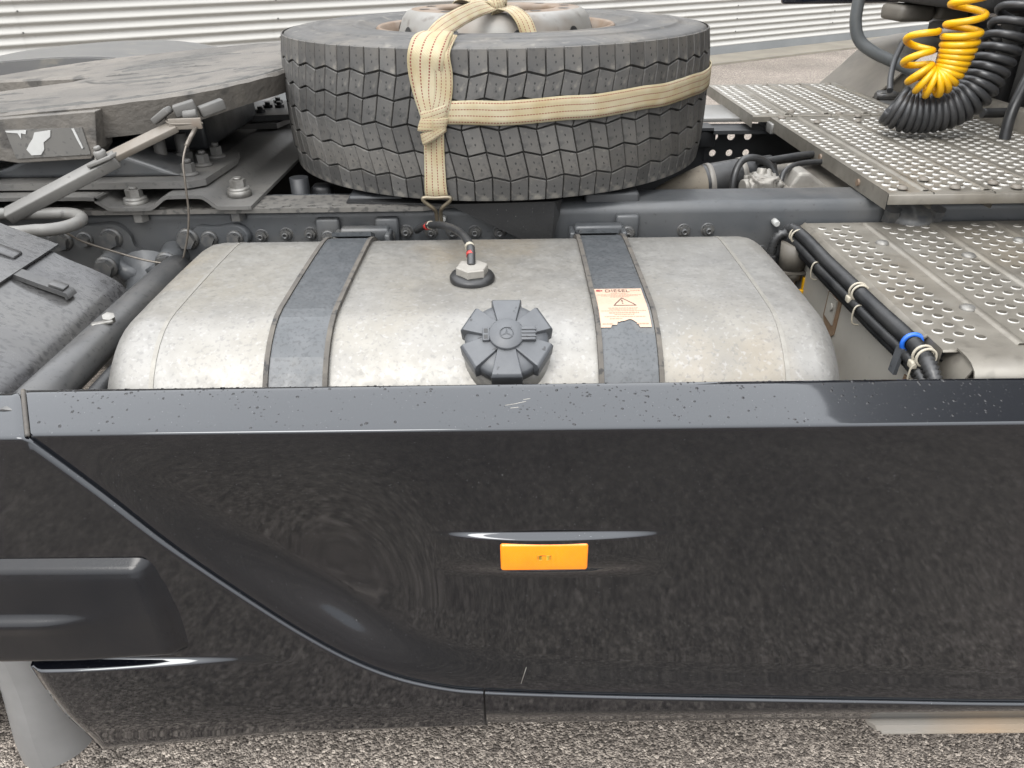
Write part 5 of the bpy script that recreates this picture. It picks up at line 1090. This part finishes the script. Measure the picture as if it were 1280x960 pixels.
cam_az = math.atan2(-0.86 - WY, 0 - WX) + pi / 2
for row in range(6):
    shift = 0.3
    meshes = []
    for par in (0, 1):
        vs, fs = block_mesh(row, par); b_ = MB(); b_.add(vs, fs); me = b_.mesh('tread_block', M['tread_block'])
        uvl = me.uv_layers.new(name='UVMap')
        for poly_ in me.polygons:
            for li in poly_.loop_indices: uvl.data[li].uv = ((0, 0), (1, 0), (1, 1), (0, 1))[me.loops[li].vertex_index] if len([v for v in poly_.vertices if v < 4]) == 4 else (0.0, 0.0)
        meshes.append((me, vs, fs))
    for k in range(NB):
        ang = (k + shift) * da; d = (ang - cam_az + pi) % (2 * pi) - pi; me, vs, fs = meshes[k % 2]
        if abs(d) < radians(100):
            link('tread_block', me, tyre, loc=(WX, WY, Z0), rot=(0, 0, ang)).matrix_parent_inverse = Matrix.Identity(4)
        else:
            Rm = Matrix.Rotation(ang, 3, 'Z'); rest.add([Rm @ v + V(WX, WY, Z0) for v in vs], fs)
rest.build('hidden_side_tread', M['tyre'], tyre, kind='stuff')
# steel wheel disc
c = (WX, WY, 0)
mb = MB(); mb.lathe([(0.288, 1.284), (0.294, 1.296), (0.289, 1.301), (0.282, 1.297), (0.276, 1.28), (0.268, 1.26), (0.262, 1.20), (0.258, 1.10), (0.262, 1.03), (0.285, 1.01)], c, (0, 0, 1), 80, 0, True); rim = mb.build('rim', M['rimrust'], sw_)
mb = MB(); mb.lathe([(0.259, 1.19), (0.250, 1.24), (0.240, 1.285), (0.228, 1.318), (0.217, 1.331), (0.205, 1.336)], c, (0, 0, 1), 72, 0, True); mb.build('wheel_disc', M['rim'], sw_)
mb = MB(); mb.lathe([(0.205, 1.336), (0.150, 1.3365), (0.1425, 1.334), (0.1405, 1.328), (0.1405, 1.322)], c, (0, 0, 1), 72, 0, True); mb.lathe([(0.1405, 1.322), (0.15, 1.318), (0.21, 1.32)], c, (0, 0, 1), 72, 0, True); mb.build('hub_flange', M['rimrust'], sw_)
for i in range(10):
    mb = MB(); a = 2 * pi * i / 10 + 0.25; x, y = WX + 0.175 * cos(a), WY + 0.175 * sin(a); mb.lathe([(0.013, 0.0003), (0.0, 0.0004)], (x, y, 1.3368), (0, 0, 1), 16); mb.build('stud_hole', M['boltblack'], sw_)
for i in range(10):
    mb = MB(); a = 2 * pi * i / 10 + 0.55; n_ = V(cos(a), sin(a), 0.25).normalized(); p = V(WX + 0.2385 * cos(a), WY + 0.2385 * sin(a), 1.289); mb.lathe([(0.016, 0.0008), (0.0, 0.0012)], p + n_ * 0.0015, n_, 16); mb.build('hand_hole', M['boltblack'], sw_)

# ---- lashing strap --------------------------------------------------------
def cyl_pt(ang_t, z, off=0.0):      # point on the tread, ang_t measured as arc from the front
    a = -pi / 2 + ang_t; r = crown(z) + 0.0035 + off; return V(WX + r * cos(a), WY + r * sin(a), z)
def ribbon(mb, pts, norms, w, th=0.0022, n=10, twist=None):
    P = crom(pts, n); Nn = crom(norms, n); m_ = len(P); o = len(mb.v); dist = 0.0; us = []
    for i in range(m_):
        t = (P[min(i + 1, m_ - 1)] - P[max(i - 1, 0)]).normalized(); nv = (Nn[i] - t * Nn[i].dot(t)).normalized(); b = t.cross(nv); ww = w(i / (m_ - 1)) if callable(w) else w
        if i: dist += (P[i] - P[i - 1]).length
        cr = 0.0004
        prof_ = [(-0.5, 0), (-0.25, cr), (0, cr * 1.3), (0.25, cr), (0.5, 0), (0.5, -th), (0, -th + cr), (-0.5, -th)]
        for k, (u, h) in enumerate(prof_): mb.v.append(tuple(P[i] + b * (u * ww) + nv * h)); us.append((u + 0.5, dist))
    K = 8
    for i in range(m_ - 1):
        for k in range(K): mb.f.append((o + i * K + k, o + i * K + (k + 1) % K, o + (i + 1) * K + (k + 1) % K, o + (i + 1) * K + k)); mb.mi.append(0); mb.sm.append(True)
    for q in (0, (m_ - 1) * K): mb.f.append(tuple(o + q + k for k in range(K))); mb.mi.append(0); mb.sm.append(False)
    for i, u in enumerate(us): mb.uv[o + i] = u
    return mb
def build_uv(mb, name, mt, parent):
    me = mb.mesh(name, mt); l = me.uv_layers.new(name='UVMap')
    for lp_ in me.loops: l.data[lp_.index].uv = mb.uv.get(lp_.vertex_index, (0, 0))
    return link(name, me, parent)
st = thing('lashing_strap', 'cream webbing lashing strap knotted round the spare wheel', 'strap', (-0.155, 0.71, 0.97))
def fr(a_): return V(cos(-pi / 2 + a_), sin(-pi / 2 + a_), 0)
A0 = math.asin((-0.155 - WX) / R)           # where the vertical strap lies
upv = V(0, -0.15, 1)
kn = V(-0.030, 1.035, 1.352)
# wide fold from the tyre shoulder down to the knot
mb = MB(); ribbon(mb, [V(-0.140, 0.79, 1.322), V(-0.150, 0.745, 1.314), cyl_pt(A0 - 0.010, 1.288, 0.006), cyl_pt(A0 - 0.020, 1.25), cyl_pt(A0 - 0.020, 1.21), cyl_pt(A0 - 0.002, 1.165, 0.004)], [upv, V(0, -0.6, 1), fr(A0) + V(0, 0, 0.4), fr(A0), fr(A0), fr(A0)], lambda t: 0.074 - 0.036 * smooth((t - 0.45) / 0.55) - 0.012 * smooth((0.3 - t) / 0.3))
ribbon(mb, [V(-0.120, 0.775, 1.317), cyl_pt(A0 + 0.045, 1.290, 0.004), cyl_pt(A0 + 0.052, 1.25, 0.0015), cyl_pt(A0 + 0.045, 1.21, 0.0015), cyl_pt(A0 + 0.018, 1.165, 0.003)], [upv, fr(A0) + V(0, 0, 0.4), fr(A0), fr(A0), fr(A0)], 0.036)
build_uv(mb, 'wide_fold', M['webbing'], st)
# twisted lead from the shoulder up to the hub knot
mb = MB(); ribbon(mb, [V(-0.145, 0.775, 1.320), V(-0.125, 0.84, 1.330), V(-0.095, 0.92, 1.342), V(-0.062, 0.985, 1.351), kn], [upv, V(0.5, -0.6, 0.7), V(0.45, -0.8, 0.5), V(0.3, -0.9, 0.5), upv], lambda t: 0.040 - 0.008 * t)
build_uv(mb, 'lead_strap', M['webbing'], st)
# knot at the hub
def knot(c, ax, r, w, name, nloop, sq=0.6):
    mb = MB(); ax = Vector(ax).normalized(); a = V(0, 0, 1) if abs(ax.z) < 0.9 else V(0, -1, 0); a = (a - ax * a.dot(ax)).normalized(); b = ax.cross(a)
    for k in range(nloop):
        pts = []; nn = []; tilt = (0.35, -0.3, 0.15)[k % 3]; off = (k - (nloop - 1) / 2) * w * 0.75; rr = r * (1 + 0.10 * k)
        for i in range(13):
            th = 2 * pi * i / 12 + 0.5 * k; d = a * (cos(th) * sq) + b * sin(th); pts.append(Vector(c) + d * rr + ax * (off + tilt * rr * sin(th))); nn.append(a * cos(th) + b * sin(th) * sq)
        ribbon(mb, pts, nn, w, n=4)
    return build_uv(mb, name, M['webbing'], st)
knot(kn, (1, 0.25, 0.35), 0.021, 0.024, 'knot', 2, 0.75); knot(kn + V(0.004, -0.004, 0.004), (0.1, 0.6, 1), 0.020, 0.020, 'knot', 1, 0.8)
# tail running into the wheel disc
mb = MB(); ribbon(mb, [kn + V(0.012, -0.006, -0.002), V(0.008, 1.010, 1.345), V(0.030, 0.985, 1.325), V(0.043, 0.975, 1.29), V(0.050, 0.975, 1.25)], [upv, V(0.3, -0.5, 0.8), V(0.3, -0.9, 0.4), V(0, -1, 0.2), V(0, -1, 0)], 0.036); build_uv(mb, 'tail_strap', M['webbing'], st)
# lead over the far side
mb = MB(); ribbon(mb, [kn + V(-0.005, 0.01, 0.0), V(-0.06, 1.12, 1.353), V(-0.10, 1.30, 1.352), V(-0.13, 1.50, 1.338), V(-0.15, 1.66, 1.318), V(-0.155, 1.748, 1.302), V(-0.155, 1.765, 1.24), V(-0.155, 1.755, 1.05)], [upv, V(0, 0, 1), V(0, 0, 1), V(0, 0, 1), V(0, 0.2, 1), V(0, 0.8, 1), V(0, 1, 0), V(0, 1, 0)], 0.042); build_uv(mb, 'far_strap', M['webbing'], st)
# knot on the tread, lower run to the hook and the run round the tyre
kc = cyl_pt(A0 + 0.006, 1.165, 0.006)
knot(kc + V(0.002, 0, 0.010), (0.05, 0, 1), 0.0255, 0.030, 'knot', 1, 0.42); knot(kc + V(0, 0, -0.020), (-0.18, 0, 1), 0.0265, 0.022, 'knot', 1, 0.45); knot(kc + V(0, 0.0, -0.004), (0.35, 0, 1), 0.0265, 0.024, 'knot', 1, 0.46)
mb = MB(); ribbon(mb, [cyl_pt(A0 + 0.006, 1.155, 0.002), cyl_pt(A0, 1.11, 0.001), cyl_pt(A0 - 0.003, 1.06, 0.002), cyl_pt(A0 - 0.004, 1.030, 0.004), cyl_pt(A0 - 0.004, 1.012, 0.002)], [fr(A0)] * 5, lambda t: 0.040 + 0.010 * t); build_uv(mb, 'lower_strap', M['webbing'], st)
mb = MB(); pts = []; nn = []
for i in range(26):
    t = i / 25; a_ = A0 + 0.03 + t * (pi * 0.93); z = 1.1815 + 0.012 * smooth(t * 2.2) - 0.02 * smooth((t - 0.6) / 0.4) + 0.0015 * sin(i * 2.1); pts.append(cyl_pt(a_, z, 0.001 + 0.001 * abs(sin(i * 1.7)))); nn.append(fr(a_))
ribbon(mb, pts, nn, lambda t: 0.046 if t > 0.05 else 0.042 + 0.08 * t, n=5); build_uv(mb, 'round_strap', M['webbing'], st)
hy = 0.716
mb = MB(); mb.tube(crom([(-0.160, hy + 0.02, 0.950), (-0.160, hy + 0.010, 0.978), (-0.1655, hy, 0.992), (-0.180, hy - 0.006, 1.006), (-0.184, hy - 0.008, 1.014), (-0.176, hy - 0.008, 1.0165), (-0.155, hy - 0.008, 1.0155), (-0.134, hy - 0.008, 1.0165), (-0.1265, hy - 0.008, 1.014), (-0.131, hy - 0.006, 1.006), (-0.1455, hy, 0.992), (-0.1505, hy + 0.010, 0.978), (-0.1505, hy + 0.02, 0.950)], 7), 0.0042, 10); mb.build('strap_hook', M['hook'], st)

# ---- rubber mat under the wheel -------------------------------------------
mb = MB()
topm = [(-0.36, 0.79), (-0.25, 0.778), (-0.14, 0.764), (-0.03, 0.768), (0.09, 0.774), (0.105, 0.79), (0.105, 1.2), (-0.36, 1.2)]
mb.add([V(x, y, 0.9865) for x, y in topm], [tuple(range(8))], 0, False)
flap = [(-0.14, 0.764, 0.9865), (-0.03, 0.768, 0.9865), (0.09, 0.774, 0.9865), (0.105, 0.79, 0.9865), (0.101, 0.777, 0.955), (0.086, 0.771, 0.897), (0.030, 0.769, 0.899), (-0.03, 0.7665, 0.931), (-0.09, 0.765, 0.962)]
mb.add([V(*p) for p in flap], [(0, 8, 1), (1, 8, 7), (1, 7, 6), (1, 6, 2), (2, 6, 5), (2, 5, 4), (2, 4, 3)], 0, False)
mo = mb.build('rubber_mat', M['mat_rubber']); mo['label'] = 'black rubber mat hanging out from under the spare wheel'; mo['category'] = 'mat'
sol = mo.modifiers.new('thickness', 'SOLIDIFY'); sol.thickness = 0.004

# ---- coiled hoses ---------------------------------------------------------
def coil(path, rad, turns, r, per=18, phase=0.0, end_tails=True):
    P = crom(path, 20); n = len(P); cum = [0.0]
    for a_, b_ in zip(P, P[1:]): cum.append(cum[-1] + (b_ - a_).length)
    F = frames(P); tot = int(sum(1 for _ in range(1)) * turns(1.0) * per); out = []
    def at(t):
        d = t * cum[-1]; i = 0
        while i < n - 2 and cum[i + 1] < d: i += 1
        f = (d - cum[i]) / max(1e-9, cum[i + 1] - cum[i]); return P[i].lerp(P[i + 1], f), F[i][1].lerp(F[i + 1][1], f).normalized(), F[i][2].lerp(F[i + 1][2], f).normalized()
    S_ = 1600; Nn = tot
    k = 0
    lut = [turns(i / S_) for i in range(S_ + 1)]
    j = 0
    for q in range(Nn + 1):
        target = q / per
        while j < S_ and lut[j + 1] < target: j += 1
        t = (j + (target - lut[j]) / max(1e-9, lut[min(j + 1, S_)] - lut[j])) / S_; t = min(max(t, 0), 1)
        p, N, B = at(t); a_ = 2 * pi * q / per + phase; rr = rad(t) if callable(rad) else rad; out.append(p + N * (rr * cos(a_)) + B * (rr * sin(a_)))
    return out
# yellow: hangs in a narrow U
yp = [(1.090, 1.17, 1.405), (1.092, 1.17, 1.335), (1.092, 1.17, 1.270), (1.090, 1.17, 1.215), (1.078, 1.17, 1.172), (1.048, 1.17, 1.156), (1.018, 1.18, 1.176), (1.006, 1.19, 1.22), (1.012, 1.20, 1.275)]
def yt(t): return 9.0 * t + 8.5 * smooth((t - 0.28) / 0.52)
mb = MB(); mb.tube(coil(yp, lambda t: 0.040 - 0.010 * smooth((t - 0.3) / 0.25) + 0.003 * smooth((t - 0.75) / 0.2), yt, 0.009), 0.0082, 10)
yo = mb.build('coiled_air_hose', M['yellow']); yo['label'] = 'yellow coiled air hose hanging behind the cab'; yo['category'] = 'hose'; yo['group'] = 'coiled hoses behind the cab'
bpth = [(1.285, 1.26, 1.42), (1.262, 1.25, 1.32), (1.238, 1.24, 1.245), (1.212, 1.23, 1.175), (1.178, 1.22, 1.118), (1.125, 1.22, 1.086), (1.072, 1.225, 1.078), (1.030, 1.235, 1.080), (1.000, 1.25, 1.094)]
def bt(t): return 9.0 * t + 15.0 * t ** 2.4
mb = MB(); mb.tube(coil(bpth, lambda t: 0.044 - 0.002 * smooth((0.3 - t) / 0.3), bt, 0.009, phase=1.2), 0.0098, 10)
bo = mb.build('coiled_air_hose', M['blackhose']); bo['label'] = 'black coiled hose resting on the perforated catwalk'; bo['category'] = 'hose'; bo['group'] = 'coiled hoses behind the cab'
mb = MB(); mb.tube(crom([(1.008, 1.30, 1.12), (1.03, 1.36, 1.15), (1.06, 1.42, 1.185), (1.10, 1.48, 1.22)], 8), 0.008, 10); mb.build('hose_tail', M['blackhose'], bo)
mb = MB(); mb.corr(crom([(1.12, 1.33, 1.255), (1.17, 1.31, 1.262), (1.205, 1.28, 1.245), (1.225, 1.26, 1.22)], 8), 0.011, 0.007, 0.0012); mb.build('spring_sleeve', M['rustbar'], yo)
